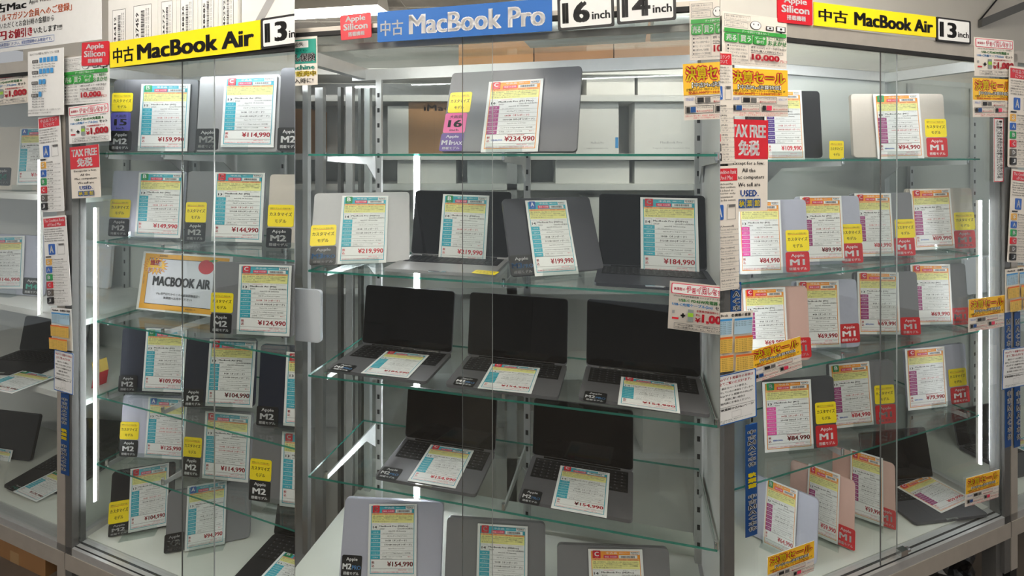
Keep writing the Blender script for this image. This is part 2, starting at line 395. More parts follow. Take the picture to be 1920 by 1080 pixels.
# ------------------------------------------------------------------ laptops
def lap_lid(cs, k, q, colour, label, group, lean=4.0, d=None, tags=(), card=None, stand=True, thick=.0125, W=None, yaw=None, sname=None):
    """closed laptop standing on its long edge in a clear stand on shelf k; q = TL, TR, BR, BL"""
    TL, TR, BR, BL = q
    z = cs.z[k]
    if d is not None: pl = cs.at(BL[0], HY, d if not isinstance(d, tuple) else d[0]); pr = cs.at(BR[0], HY, d if not isinstance(d, tuple) else d[1])
    else: pl = onz(BL[0], BL[1], z); pr = onz(BR[0], BR[1], z)
    pl.z = pr.z = z
    pm = (pl + pr) / 2; u = (pr - pl).normalized(); Wd = W or (pr - pl).length
    if yaw is not None: u = Vector((math.cos(math.radians(yaw)), math.sin(math.radians(yaw)), 0))
    b = Vector((-u.y, u.x, 0)); a = math.radians(lean)
    v = UP * math.cos(a) + b * math.sin(a); nY = b * math.cos(a) - UP * math.sin(a)
    lift = .003 + thick * math.sin(a)
    O = pm - u * Wd / 2 + UP * lift
    Om = O + u * Wd / 2
    g = (HY - (TL[1] + TR[1]) / 2) / F
    H = (g * Om.y - (Om.z - CH)) / (math.cos(a) - g * math.sin(a) * b.y)
    H = max(.16, min(.27, H))
    Mx = frame(O, u, nY, v)
    t = thing('laptop', label, 'laptop', Mx, group, cs.key)
    r = .012
    m1 = MB(); m1.rr(0, 0, Wd, H, r, .0006, thick * .38, colour); m1.rr(.0012, .0012, Wd - .0012, H - .0012, r, 0, .0006, colour); m1.build('lid', t)
    m2 = MB(); m2.rr(0, 0, Wd, H, r, thick * .45, thick, colour); m2.build('base', t)
    m3 = MB(); m3.box(Wd * .22, Wd * .78, thick * .3, thick * .55, H - .006, H - .001, 'bezel'); m3.build('hinge', t)
    P0 = O
    def local(px, off): p = onplane(px[0], px[1], O + nY * off, nY); e = p - O; return Vector((e.dot(u), 0, e.dot(v)))
    for kk, x0, y0, x1, y1 in tags:
        A, B, Cc, D = [local(p, -.001) for p in ((x0, y0), (x1, y0), (x1, y1), (x0, y1))]
        xa = (A.x + D.x) / 2; xb = (B.x + Cc.x) / 2; za = max(.001, (D.z + Cc.z) / 2); zb = (A.z + B.z) / 2
        tw = xb - xa; xa = max(-.003, min(Wd - tw + .003, xa))
        add_tag(t, kk, Matrix.Translation((xa, -.0004, za)), tw, zb - za)
    if card: hang_card(cs, O, u, nY, v, card, -.006, group)
    if stand: stand_under(cs, pm, u, b, a, thick, sname or label)
    return t, Wd, H
def hang_card(cs, O, u, nY, v, card, off, group):
    q, price, grade, style, spec, label = card[:6]; old = card[6] if len(card) > 6 else None
    pts = [onplane(x, y, O + nY * off, nY) for x, y in q]
    Mx, W, H = quad_frame(None, None, None, *pts)
    price_card(Mx, W, H, price, grade, style, spec, label, 'price cards in the display cases', cs.key, old)
def stand_under(cs, pm, u, b, a, thick, lname):
    t = thing('acrylic_stand', 'clear stand under the ' + lname, 'display stand', frame(pm, u, b, UP), 'clear acrylic laptop stands', cs.key)
    w = .055; s = math.tan(a); back = thick + .012
    m = MB(); m.box(-w, w, -.032, back + .03, 0, .0025, 'acrylic', 'acrylic'); m.build('foot', t)
    m = MB(); m.box(-w, w, -.012, -.0095, .0025, .026, 'acrylic', 'acrylic'); m.build('lip', t)
    m = MB(); x = [(-w, w)]
    y0 = back; h = .11
    for yy in (0,):
        m.v += [(-w, y0, .0025), (w, y0, .0025), (w, y0 + h * s, h), (-w, y0 + h * s, h), (-w, y0 + .0025, .0025), (w, y0 + .0025, .0025), (w, y0 + .0025 + h * s, h), (-w, y0 + .0025 + h * s, h)]
        for f in ((0, 1, 2, 3), (7, 6, 5, 4), (0, 4, 5, 1), (1, 5, 6, 2), (2, 6, 7, 3), (3, 7, 4, 0)): m.f.append(f); m.mi.append(m._m('acrylic'))
    m.build('backrest', t)

def keyboard_mesh(W, D, tk):
    b = MB(); b.box(.02 * W / .31, W - .02 * W / .31, .52 * D, .95 * D, tk, tk + .0004, 'key_well')
    return b
def lap_open(cs, k, FL, FR, depth, topy, colour, label, group, lean=14.0, tags=(), card=None, d=None, inner='bezel', yaw=None, W=None, W_cut=None):
    """open laptop on shelf k; FL, FR = front corners of the base, topy = row of the screen's top edge"""
    z = cs.z[k]
    if d is not None: pl = cs.at(FL[0], HY, d); pr = cs.at(FR[0], HY, d)
    else: pl = onz(FL[0], FL[1], z); pr = onz(FR[0], FR[1], z)
    pl.z = pr.z = z
    Wd = W or (pr - pl).length; u = (pr - pl).normalized()
    if yaw is not None: u = Vector((math.cos(math.radians(yaw)), math.sin(math.radians(yaw)), 0))
    b = Vector((-u.y, u.x, 0)); tk = .011
    Mx = frame(pl, u, b, UP)
    t = thing('laptop', label, 'laptop', Mx, group, cs.key)
    # base, lying: outline in (x, y), built as a prism turned flat
    ol = rrect(0, 0, Wd, depth, .011)
    def slab(pts, z0, z1, m):
        q = MB(); n = len(pts); q.v = [(x, y, z0) for x, y in pts] + [(x, y, z1) for x, y in pts]
        q.f = [tuple(range(n - 1, -1, -1)), tuple(range(n, 2 * n))] + [(i, (i + 1) % n, n + (i + 1) % n, n + i) for i in range(n)]
        q.mats = [m]; q.mi = [0] * len(q.f); return q
    slab(ol, .002, tk, colour).build('base', t)
    ft = MB()
    for fx in (.03, Wd - .03):
        for fy in (.03, depth - .03): ft.tube((fx, fy, 0), (fx, fy, .0022), .006, 'rubber', 10)
    ft.build('rubber_feet', t)
    kw = MB(); x0, x1, y0, y1 = .045 * Wd, .955 * Wd, .50 * depth, .95 * depth
    kw.box(x0, x1, y0, y1, tk, tk + .0003, 'key_well'); kb = kw.build('keyboard', t)
    ks = MB(); rows = 6
    for r in range(rows):
        n = 14 if r else 8
        ry0 = y0 + .004 + (y1 - y0 - .008) * r / rows; ry1 = y0 + .004 + (y1 - y0 - .008) * (r + .86) / rows
        cuts = [0] + [c / 14 for c in range(1, 14)] + [1]
        if r == 0: cuts = [0, .07, .14, .22, .31, .66, .75, .82, .88, 1]
        for a0, a1 in zip(cuts, cuts[1:]):
            xa = x0 + .004 + (x1 - x0 - .008) * a0; xb = x0 + .004 + (x1 - x0 - .008) * (a1) - .0022
            ks.box(xa, xb, ry0, ry1, tk + .0003, tk + .0014, 'key_cap')
            ks.box(xa + .004, min(xa + .008, xb - .001), ry1 - .007, ry1 - .003, tk + .0014, tk + .00145, 'key_edge')
    ks.build('keys', kb)
    tp = MB(); tp.box(Wd * .30, Wd * .70, depth * .05, depth * .46, tk, tk + .0003, colour); tp.frame(0, 0, 0, 0, 0, 'bezel', 0); tp.build('trackpad', t)
    nt = MB(); nt.box(Wd * .42, Wd * .58, -.0004, .004, tk - .003, tk + .0002, 'chrome'); nt.build('finger_notch', t)
    # screen
    a = math.radians(lean); v = UP * math.cos(a) + b * math.sin(a); nY = b * math.cos(a) - UP * math.sin(a)
    O = pl + b * (depth - .004) + UP * (tk - .001); Om = O + u * Wd / 2
    g = (HY - topy) / F; H = (g * Om.y - (Om.z - CH)) / (math.cos(a) - g * math.sin(a) * b.y); H = max(.15, min(.25, H))
    S = Mx.inverted() @ frame(O, u, nY, v)
    sc = MB(); sc.rr(0, 0, Wd, H, .011, 0, .005, colour); lid = sc.build('screen_lid', t, S)
    bz = MB(); bz.rr(.001, .006, Wd - .001, H - .001, .010, -.0004, 0, 'bezel'); bz.build('bezel', lid)
    dp = MB(); dp.rect(.006, .014, Wd - .006, H - .007, 'screen', -.0006); dp.build('display', lid)
    hg = MB(); hg.tube((Wd * .12, .002, 0.001), (Wd * .88, .002, 0.001), .0045, 'bezel', 8); hg.build('hinge', lid)
    zt = z + tk + .0016
    def flat(px, off=0): return onz(px[0], px[1], zt + off)
    for kk, qd in tags:
        pts = [flat(p) for p in qd]; Mt, tw, th = quad_frame(None, None, None, *pts)
        add_tag(t, kk, Mx.inverted() @ Mt, tw, th)
    if card:
        mode = card[0]; cd = card[1:]
        if mode == 'flat':
            pts = [flat(p, .001) for p in cd[0]]; Mt, cw, chh = quad_frame(None, None, None, *pts)
            price_card(Mt, cw, chh, cd[1], cd[2], cd[3], cd[4], cd[5], 'price cards in the display cases', cs.key)
        else: hang_card(cs, O, u, nY, v, cd, -.02, group)
    return t

# ------------------------------------------------------------------ room
def setting():
    b = MB(); b.box(-6, 6, -3, 7, -.05, 0, 'floor_vinyl'); struct(b.build('floor'))
    b = MB(); b.box(-6, 6, -3, 7, 2.95, 3.0, 'ceiling_white'); ce = struct(b.build('ceiling'))
    # joints between the ceiling boards
    j = MB()
    for i in range(-6, 7): j.box(i * .91 - .003, i * .91 + .003, -3, 7, 2.946, 2.95, 'offwhite')
    for i in range(-3, 16): j.box(-6, 6, i * .455 - .003, i * .455 + .003, 2.946, 2.95, 'offwhite')
    j.build('joint', ce)
    for cs, nm, d, m in ((L, 'wall_left', .62, 'wall_white'), (R, 'wall_right', .60, 'wall_white')):
        b = MB(); b.box(-2.2 if cs is L else -1.2, 1.6 if cs is L else 4.5, d, d + .08, 0, 2.94, m); struct(b.build(nm, None, cs.M), cs.key)
    b = MB(); b.box(-3, 3, 5.6, 5.7, 0, 2.94, 'wall_grey'); struct(b.build('wall_back'), 'M')
setting()
def ceiling_lamp(x, y, ln, label, rot=0, cab=None):
    t = thing('ceiling_lamp', label, 'ceiling lamp', Matrix.Translation((x, y, 2.95)) @ Matrix.Rotation(rot, 4, 'Z'), 'fluorescent ceiling lamps', cab)
    b = MB(); b.prism([(-.11, -.09), (.11, -.09), (.07, 0), (-.07, 0)], -ln / 2, ln / 2, 'lamp_body'); b.build('housing', t)
    b = MB()
    for xx in (-.06, .06): b.tube((xx, -ln / 2 + .02, -.105), (xx, ln / 2 - .02, -.105), .014, 'tube', 10)
    b.build('tube', t)
ceiling_lamp(-1.62, 3.95, 1.2, 'fluorescent ceiling lamp behind the red sign at the top of the photo', math.radians(80))
for i, (x, y) in enumerate(((-2.2, -.6), (0, -.6), (2.2, -.6), (-1.0, .75), (1.0, .75), (.6, 3.2))):
    ceiling_lamp(x, y, 1.2, 'fluorescent ceiling lamp on the shop ceiling out of the picture', math.radians(90))

# ------------------------------------------------------------------ glass cases
def upright(parent, cs, a, d, z0, z1, wd=.022, m='aluminium'):
    b = MB(); b.box(a - wd / 2, a + wd / 2, d, d + .012, z0, z1, m); o = b.build('upright', parent)
    s = MB(); z = z0 + .05
    while z < z1 - .03: s.box(a - .0045, a + .0045, d - .0006, d + .001, z, z + .016, 'slot'); z += .055
    s.build('slot', o)
def bracket_mesh():
    b = MB(); pts = [(0, 0), (.27, -.012), (.27, -.004), (0, -.004)]
    b2 = MB(); n = 4
    prof = [(.285, -.002), (.285, -.016), (.06, -.03), (.0, -.085), (0, -.002)]     # (distance from upright, height)
    for sx in (-.0025, .0025): b2.v += [(sx, -x, z) for x, z in prof]
    k = len(prof)
    b2.f = [tuple(range(k)), tuple(range(2 * k - 1, k - 1, -1))] + [(i, i + k, (i + 1) % k + k, (i + 1) % k) for i in range(k)]
    b2.mats = ['aluminium']; b2.mi = [0] * len(b2.f)
    b2.tube((0, -.288, -.010), (0, -.288, .010), .005, 'chrome', 8)
    return b2.mesh('bracket')
def case(cs, label, a0, a1, depth, z0, deck_z, base_h, ups, door_px, back, solid_left=False, side_l=True, side_r=False, top_glass=True, post_w=.034, rail_h=.042, drop=0.0, deck_d=None):
    t = thing('display_case', label, 'display case', cs.M, 'glass display cases', cs.key)
    zt = TOPZ[cs.key]
    def bx(nm, *a, **k): b = MB(); b.box(*a, **k); return b.build(nm, t)
    if side_l:
        bx('post', a0, a0 + post_w, -.012, .03, z0, zt, 'alu_dark'); bx('post', a0, a0 + .03, depth - .03, depth, z0, zt, 'aluminium')
        bx('side_pane', a0 + .012, a0 + .017, .03, depth - .03, deck_z, zt - .03, 'glass')
        bx('side_rail', a0 + .002, a0 + .03, .03, depth - .03, zt - .05, zt - .01, 'aluminium')
        bx('side_rail', a0 + .002, a0 + .03, .03, depth - .03, deck_z - .01, deck_z + .02, 'aluminium')
    if side_r:
        bx('post', a1 - post_w, a1, -.012, .03, z0, zt, 'alu_dark'); bx('post', a1 - .03, a1, depth - .03, depth, z0, zt, 'aluminium')
        bx('side_pane', a1 - .017, a1 - .012, .03, depth - .03, deck_z, zt - .03, 'glass')
        bx('side_rail', a1 - .03, a1 - .002, .03, depth - .03, zt - .05, zt - .01, 'aluminium')
        bx('side_rail', a1 - .03, a1 - .002, .03, depth - .03, deck_z - .01, deck_z + .02, 'aluminium')
    rl = rail_h
    bx('top_rail', a0, a1, -.012, .03, zt - .03, zt - .03 + rl, 'alu_warm'); bx('top_track', a0, a1, -.013, .0, zt - .042, zt - .03, 'rubber')
    bx('back_rail', a0, a1, depth - .03, depth, zt - .045 - drop, zt - .005 - drop, 'aluminium')
    if top_glass: bx('top_pane', a0, a1, .03, depth - .03, zt - .008 - drop / 2, zt - .003 - drop / 2, 'glass')
    bx('base_rail', a0, a1, -.014, .04, deck_z - base_h, deck_z - .03, 'alu_warm'); bx('track', a0, a1, -.012, .035, deck_z - .03, deck_z - .004, 'aluminium')
    bx('track_groove', a0, a1, -.004, .0, deck_z - .005, deck_z - .0035, 'rubber'); bx('track_groove', a0, a1, .012, .018, deck_z - .005, deck_z - .0035, 'rubber')
    bx('deck', a0, a1, .035, deck_d or depth, deck_z - .02, deck_z - .0005, 'deck')
    # sliding doors: two panes that overlap
    xa, xb = [cs.sx(x) for x in door_px]
    bx('door_pane', a0 + post_w, xb, .008, .013, deck_z, zt - .03, 'glass'); bx('door_pane', xa, a1 if not side_r else a1 - post_w, -.004, .001, deck_z, zt - .03, 'glass')
    e = MB(); e.box(xa - .0008, xa, -.0035, .0005, deck_z, zt - .03, 'alu_dark'); e.build('door_edge', t)
    e = MB(); e.box(xb, xb + .0008, .0085, .0125, deck_z, zt - .03, 'aluminium'); e.build('door_edge', t)
    if back == 'panel': bx('back_panel', a0, a1, depth - .012, depth - .004, deck_z, zt - .02, 'back_panel')
    if back == 'glass': bx('back_pane', a0, a1, depth - .012, depth - .007, deck_z, zt - .02, 'glass')
    for a in ups: upright(t, cs, a, depth - .035, deck_z, zt - .045 - drop)
    for a in (a0 + .02, a1 - .06):
        b = MB(); b.box(a, a + .04, .0, .04, 0, deck_z - base_h, 'alu_dark'); b.build('leg', t)
        b = MB(); b.box(a, a + .04, depth - .05, depth - .01, 0, deck_z - .02, 'alu_dark'); b.build('leg', t)
    return t
def shelf(cs, k, a0, a1, label, ups, d0=.05, d1=.36, up_d=.36, zz=None):
    z = cs.z[k] if zz is None else zz
    t = thing('glass_shelf', label, 'glass shelf', cs.M @ Matrix.Translation((0, 0, z)), 'glass shelves with green edges', cs.key)
    b = MB(); b.box(a0, a1, d0, d1, -.006, 0, 'glass', 'glass_edge'); b.build('pane', t)
    for a in ups: link('bracket', shared('bracket', bracket_mesh), t, Matrix.Translation((a, up_d, -.006)))
def led(cs, a, d, z0, z1, label, w=.006):
    t = thing('light_strip', label, 'light strip', cs.M, 'vertical light strips in the cases', cs.key)
    b = MB(); b.box(a - w * .9, a + w * .9, d + .004, d + .012, z0, z1, 'lamp_body'); b.build('holder', t)
    b = MB(); b.tube((a, d, z0), (a, d, z1), w / 2, 'led', 10); b.build('tube', t)

def fill_led(cs, a0, a1, d, z, label, r=.004):  # added fill light tucked behind the top rail to brighten the case interior
    t = thing('light_strip', label, 'light strip', cs.M, 'added fill light strips behind the top rails', cs.key)
    b = MB(); b.box(a0, a1, d + .001, d + .010, z - .002, z + .016, 'lamp_body'); b.build('holder', t)
    b = MB(); b.tube((a0, d + .014, z + .006), (a1, d + .014, z + .006), r, 'led', 10); b.build('tube', t)
# --- the case under the yellow sign with M2 tags
La0 = L.sx(131); La1 = L.sx(600)
Lup = [L.sx(222, .36), L.sx(355, .36), L.sx(520, .36)]
case(L, 'glass display case of M2 laptops under the glossy yellow sign', La0, La1, .42, .2, L.z[5], .085, Lup, (343, 396), 'panel')
for k, nm in enumerate(('top', 'second', 'third', 'fourth', 'fifth')):
    shelf(L, k, La0 + .055, La1, 'green-edged glass shelf, %s one of the M2 case' % nm, [La0 + .075, L.sx(372, .2)])
led(L, La0 + .045, .05, L.z[5] + .12, L.z[1] + .12, 'white vertical light strip beside the dark post of the M2 case')
fill_led(L, La0 + .06, La1, .03, TOPZ['L'] - .03, 'added long fill light strip behind the top rail of the M2 case')
# --- the case under the blue sign
Ma0 = M.sx(548, .0) - .13; Ma1 = M.sx(1352)
Mup = [M.sx(703, .36), M.sx(985, .36), M.sx(1312, .36)]
MC = case(M, 'glass display case of 14 inch laptops under the blue sign', M.sx(520), Ma1, .42, .2, M.z[4], .09, Mup, (868, 921), 'glass', side_l=False, rail_h=.012, drop=.06, deck_d=.51)
for k, nm in enumerate(('top', 'second', 'third', 'fourth')):
    shelf(M, k, M.sx(578, .05), M.sx(1345, .05), 'green-edged glass shelf, %s one of the blue-sign case' % nm, [M.sx(703, .36), M.sx(985, .36), M.sx(1312, .36)])
led(M, M.sx(786, .40), .375, M.z[4] + .05, M.z[0] + .0, 'bright light strip behind the silver laptops of the blue-sign case', .014)
led(M, M.sx(1338, .34), .34, M.z[4] + .05, M.z[1] - .1, 'bright light strip at the end of the blue-sign case', .007)
fill_led(M, M.sx(560, .05), M.sx(1340, .05), .03, TOPZ['M'] - .075, 'added long fill light strip behind the thin top rail of the blue-sign case', .0015)
b = MB(); b.box(M.sx(1354, .05), M.sx(1354, .05) + .006, .05, .40, M.z[4], TOPZ['M'] - .08, 'board_white'); b.build('end_panel', MC)
# --- the case under the matt yellow sign with M1 tags
Ra1 = R.sx(1886); Ra0 = R.sx(1352)
Rup = [R.sx(1420, .36), R.sx(1722, .36)]
case(R, 'glass display case of M1 laptops under the matt yellow sign', Ra0, Ra1, .42, .2, R.z[4], .085, Rup + [R.sx(1840, .36)], (1650, 1688), 'panel', side_r=True)
for k, nm in enumerate(('top', 'second', 'third', 'fourth')):
    shelf(R, k, R.sx(1365, .05), Ra1 - .05, 'green-edged glass shelf, %s one of the M1 case' % nm, [Ra1 - .075, R.sx(1440, .36)])
led(R, Ra1 - .045, .05, R.z[4] + .15, R.z[1] + .2, 'white vertical light strip beside the post of the M1 case')
led(R, R.sx(1368, .05), .05, R.at(1368, 770, .05).z, R.at(1368, 120, .05).z, 'added vertical fill light strip hidden behind the sheets of the M1 case')  # extra fill light, added out of sight to brighten the M1 shelves
fill_led(R, Ra0, Ra1 - .06, .03, TOPZ['R'] - .03, 'added long fill light strip behind the top rail of the M1 case')

# ------------------------------------------------------------------ laptops of the M2 case
GL = 'closed laptops standing in the M2 case'
A2 = lambda ram, rr_, ssd, sr_, col='カラー：スペースグレイ': AIR2 + (ram, rr_, ssd, sr_, col)
A15 = ('15', 'MacBook Air (M2)', '2023', '2023年6月', 'macOS 14 Sonoma', 'M2', '16GB', 1, '512GB', 0, 'カラー：スペースグレイ')
def PC(q, price, grade, style, spec, where, old=None): return (q, price, grade, style, spec, '%s grade price card reading %s yen, %s' % (grade, price, where), old)
lap_lid(L, 0, ((206, 141), (366, 141), (366, 285), (206, 285)), 'dark_grey', 'dark grey 15 inch laptop on the M2 top shelf', GL,  4, (.10, .20),
 [('Y', 206, 174, 245, 209), ('15', 207, 211, 244, 245), ('M2', 204, 246, 245, 283)],
 PC(((263, 158), (354, 157), (354, 284), (260, 283)), '159,990', 'B', 'T', A15, 'top shelf of the M2 case'))
lap_lid(L, 0, ((367, 141), (521, 142), (520, 283), (367, 283)), 'silver', 'silver laptop on the top shelf of the M2 case', GL,  4, (.14, .19),
 [('M2', 365, 241, 408, 281)], PC(((419, 145), (519, 143), (513, 276), (416, 276)), '114,990', 'C', 'T', A2('16GB', 0, '256GB', 0), 'top shelf of the M2 case'))
lap_lid(L, 0, ((521, 126), (680, 126), (680, 285), (521, 285)), 'dark_grey', 'dark grey laptop cut off at the end of the M2 top shelf', GL,  4, (.11, .18), [('M2', 519, 239, 562, 282)])
lap_lid(L, 1, ((214, 320), (346, 321), (338, 450), (204, 445)), 'lavender', 'silver laptop on the second shelf beside the dark post', GL,  4, None,
 [('Y', 206, 374, 244, 408), ('M2', 203, 410, 241, 445)], PC(((261, 323), (347, 325), (336, 446), (252, 443)), '149,990', 'B', 'T', A2('24GB', 1, '512GB', 0), 'second shelf of the M2 case'))
lap_lid(L, 1, ((347, 321), (500, 322), (490, 458), (346, 455)), 'space_grey', 'grey laptop in the middle of the M2 second shelf', GL,  4, None,
 [('Y', 348, 379, 387, 417), ('M2', 346, 417, 385, 454)], PC(((404, 323), (499, 324), (488, 455), (395, 452)), '144,990', 'C', 'T', A2('24GB', 1, '512GB', 0), 'second shelf of the M2 case'))
lap_lid(L, 1, ((509, 325), (655, 330), (645, 472), (500, 467)), 'starlight', 'starlight laptop cut off at the end of the M2 second shelf', GL,  4, None, [('Y', 502, 384, 551, 425), ('M2', 499, 427, 546, 467)])
lap_lid(L, 2, ((400, 492), (556, 495), (548, 636), (394, 627)), 'space_grey', 'grey laptop covering part of the orange poster card', GL,  4, None,
 [('Y', 395, 549, 437, 586), ('M2', 394, 588, 434, 625)], PC(((449, 496), (548, 498), (541, 631), (443, 626)), '124,990', 'C', 'T', A2('16GB', 1, '512GB', 0), 'third shelf of the M2 case'))
lap_lid(L, 3, ((230, 614), (351, 618), (343, 740), (223, 737)), 'midnight', 'midnight blue laptop nearest the dark post', GL,  4, None,
 [('M2', 222, 704, 257, 737)], PC(((273, 615), (351, 618), (343, 736), (268, 733)), '109,990', 'B', 'T', A2('8GB', 0, '512GB', 0), 'fourth shelf of the M2 case'))
lap_lid(L, 3, ((352, 633), (478, 639), (475, 767), (345, 765)), 'midnight', 'midnight blue laptop in the middle of the M2 fourth shelf', GL,  4, None,
 [('M2', 343, 729, 380, 765)], PC(((391, 636), (478, 639), (475, 765), (387, 761)), '104,990', 'C', 'T', A2('8GB', 0, '512GB', 0), 'fourth shelf of the M2 case'))
lap_lid(L, 3, ((481, 645), (620, 655), (615, 812), (482, 800)), 'midnight', 'midnight blue laptop cut off at the end of the fourth shelf', GL,  4, None,
 [('M2', 480, 762, 521, 802)], PC(((535, 659), (628, 666), (624, 806), (533, 798)), '99,990', 'C', 'T', A2('8GB', 0, '256GB', 0), 'cut off at the fourth shelf end'))
lap_lid(L, 4, ((229, 739), (343, 745), (338, 863), (224, 858)), 'lavender', 'silver laptop on the M2 fifth shelf with yellow tag', GL,  4, None,
 [('Y', 225, 791, 260, 824), ('M2', 224, 825, 258, 858)], PC(((277, 744), (350, 748), (345, 862), (272, 857)), '125,990', 'A', 'T', A2('16GB', 1, '512GB', 1), 'fifth shelf of the M2 case'))
lap_lid(L, 4, ((346, 764), (472, 777), (466, 908), (343, 895)), 'space_grey', 'grey laptop in the middle of the M2 fifth shelf', GL,  4, None,
 [('Y', 343, 820, 377, 857), ('M2', 342, 857, 375, 894)], PC(((386, 772), (470, 777), (465, 906), (378, 895)), '114,990', 'C', 'T', A2('16GB', 1, '512GB', 1), 'fifth shelf of the M2 case'))
lap_lid(L, 4, ((474, 790), (605, 805), (600, 958), (468, 940)), 'space_grey', 'grey laptop cut off at the end of the fifth shelf', GL,  4, None,
 [('Y', 467, 861, 507, 901), ('M2', 466, 901, 506, 940)], PC(((529, 809), (620, 818), (616, 960), (524, 948)), '109,990', 'C', 'T', A2('16GB', 1, '256GB', 0), 'cut off at the fifth shelf end'))
lap_lid(L, 5, ((192, 887), (316, 866), (322, 988), (203, 1010)), 'black_metal', 'black laptop on the floor of the M2 case', GL,  7, None,
 [('Y', 200, 940, 239, 981), ('M2', 203, 981, 242, 1010)], PC(((238, 881), (313, 868), (318, 984), (247, 998)), '104,990', 'C', 'T', A2('16GB', 1, '256GB', 0), 'on the floor of the M2 case'))
lap_lid(L, 5, ((300, 915), (449, 906), (468, 1010), (309, 1041)), 'space_grey', 'grey laptop on the floor of the M2 case', GL,  7, None,
 [('M2', 307, 1000, 344, 1042)], PC(((344, 912), (414, 903), (433, 1016), (354, 1034)), '94,990', 'A', 'T', A2('8GB', 0, '256GB', 0), 'on the floor of the M2 case'))
lap_open(L, 5, (430, 1097), (640, 1150), .2, 945, 'black_metal', 'open black laptop in the bottom corner of the M2 case', 'open laptops', 12,
 card=('flat', ((518, 1031), (600, 1052), (580, 1130), (490, 1100)), '104,990', 'B', 'T', A2('8GB', 0, '256GB', 0), 'B grade price card lying on the open black laptop of the M2 case'))
# orange poster card on the third shelf
def poster_card():
    pl, pr = L.at(255, HY, .16), L.at(424, HY, .20); z = L.z[2]; u = (pr - pl); W = u.length; u.normalize(); b = Vector((-u.y, u.x, 0)); a = math.radians(8)
    v = UP * math.cos(a) + b * math.sin(a); nY = b * math.cos(a) - UP * math.sin(a); O = Vector((pl.x, pl.y, z + .012)); H = .215
    star = []
    for i in range(36):
        r = (.15, .10)[i % 2]; t = 2 * math.pi * i / 36; star.append((.165 + r * .92 * math.cos(t), .235 - r * 1.0 * math.sin(t)))
    apple = [(.73 + .085 * math.cos(t), .20 - .12 * math.sin(t)) for t in [2 * math.pi * i / 20 for i in range(20)]]
    leaf = [(.75, .10), (.80, .065), (.86, .08), (.80, .11)]
    star2 = [(.165 + (x - .165) * 1.08, .235 + (y - .235) * 1.08) for x, y in star]
    its = [('r', .03, .03, .97, .97, 'poster_orange'), ('r', .085, .105, .915, .885, 'ink'), ('r', .09, .115, .91, .875, 'poster_white'), ('p', star2, 'red'), ('p', star, 'sale_yellow'), ('p', apple, 'red'), ('p', leaf, 'green'),
      ('t', '当店', .10, .13, .22, .23, 'red', .06), ('t', '一番', .15, .16, .24, .25, 'white_ink', .01), ('t', 'おすすめ', .08, .26, .25, .345, 'red', .06), ('t', 'おすすめ', .08, .26, .25, .345, 'white_ink', .0),
      ('t', 'MACBOOK AIR', .155, .40, .80, .575, 'ink', .05, 2), ('t', '\\Mac専門店だからこその高価買取査定!/', .21, .675, .70, .72, 'ink', .01), ('t', '秋葉館へお売りください!', .30, .74, .62, .785, 'ink', .01),
      ('t', '≈≈≈≈≈', .20, .045, .29, .075, 'ink'), ('t', 'MAC OS', .045, .40, .06, .55, 'grey_ink', 0, 1, 1), ('t', '秋葉館 買取センター', .56, .905, .68, .935, 'ink')]
    sheet('poster_card', frame(O, u, nY, v), W, H, its, 'orange bordered poster card reading MACBOOK AIR with a yellow starburst', 'poster card', 'L')
    stand_under(L, (pl + pr) / 2 * 1.0 + UP * z - UP * ((pl + pr) / 2).z, u, b, a, .004, 'orange poster card')
poster_card()

# ------------------------------------------------------------------ laptops of the blue-sign case
GM = 'laptops shown in the blue-sign case'
MAX = ('16', 'MacBook Pro (M1 Max)', '2021', '2021年10月', 'macOS 13 Ventura', 'M1 Max', '64GB', 1, '1000GB', 0, 'カラー：スペースグレイ')
P3 = lambda rr_=0: PRO3 + ('18GB', rr_, '512GB', 0, 'カラー：スペースブラック')
P2 = PRO2 + ('16GB', 0, '512GB', 0, 'カラー：シルバー')
lap_lid(M, 0, ((857, 137), (1096, 124), (1081, 284), (824, 286)), 'base_grey', 'large grey 16 inch laptop leaning on the top shelf under the blue sign', GM, 20, (.16, .13),
 [('Y', 842, 173, 883, 211), ('16', 833, 212, 874, 249), ('MAX', 825, 250, 868, 287)], PC(((921, 153), (1024, 147), (1003, 284), (897, 286)), '234,990', 'C', 'O', MAX, 'top shelf under the blue sign', '244,990'), sname='16 inch laptop')
lap_lid(M, 1, ((563, 358), (752, 364), (768, 494), (580, 503)), 'silver', 'silver laptop standing on the second shelf of the blue-sign case', GM, 22, None,
 [('Y', 575, 422, 623, 461), ('M3P', 581, 462, 630, 502)], PC(((627, 365), (716, 369), (737, 490), (648, 497)), '219,990', 'B', 'T', P3(), 'on the silver closed laptop'), sname='silver laptop of the blue-sign case')
lap_open(M, 1, (718, 510), (926, 522), .2, 358, 'silver', 'open silver laptop on the second shelf of the blue-sign case', GM, 10,
 tags=[('Y', ((893, 506), (936, 510), (928, 516), (884, 512)))],
 card=('lean', ((833, 364), (920, 367), (907, 498), (819, 492)), '219,990', 'B', 'T', P3(1), 'B grade price card reading 219,990 yen, leaning on an open black screen'))
lap_lid(M, 1, ((929, 370), (1100, 371), (1133, 510), (960, 524)), 'space_black', 'closed black laptop in a wide clear stand on the second shelf', GM, 26, None,
 [('M3P', 957, 478, 1002, 523)], PC(((979, 375), (1059, 376), (1088, 512), (1009, 519)), '199,990', 'A', 'T', P3(), 'on the closed black laptop'), sname='closed black laptop')
lap_open(M, 1, (1114, 537), (1350, 552), .2, 365, 'space_black', 'open black laptop at the end of the blue-sign second shelf', GM, 10,
 card=('lean', ((1206, 370), (1314, 372), (1305, 519), (1196, 513)), '184,990', 'C', 'T', P3(), 'C grade 184,990 yen card leaning on the screen nearest the pink flyer'))
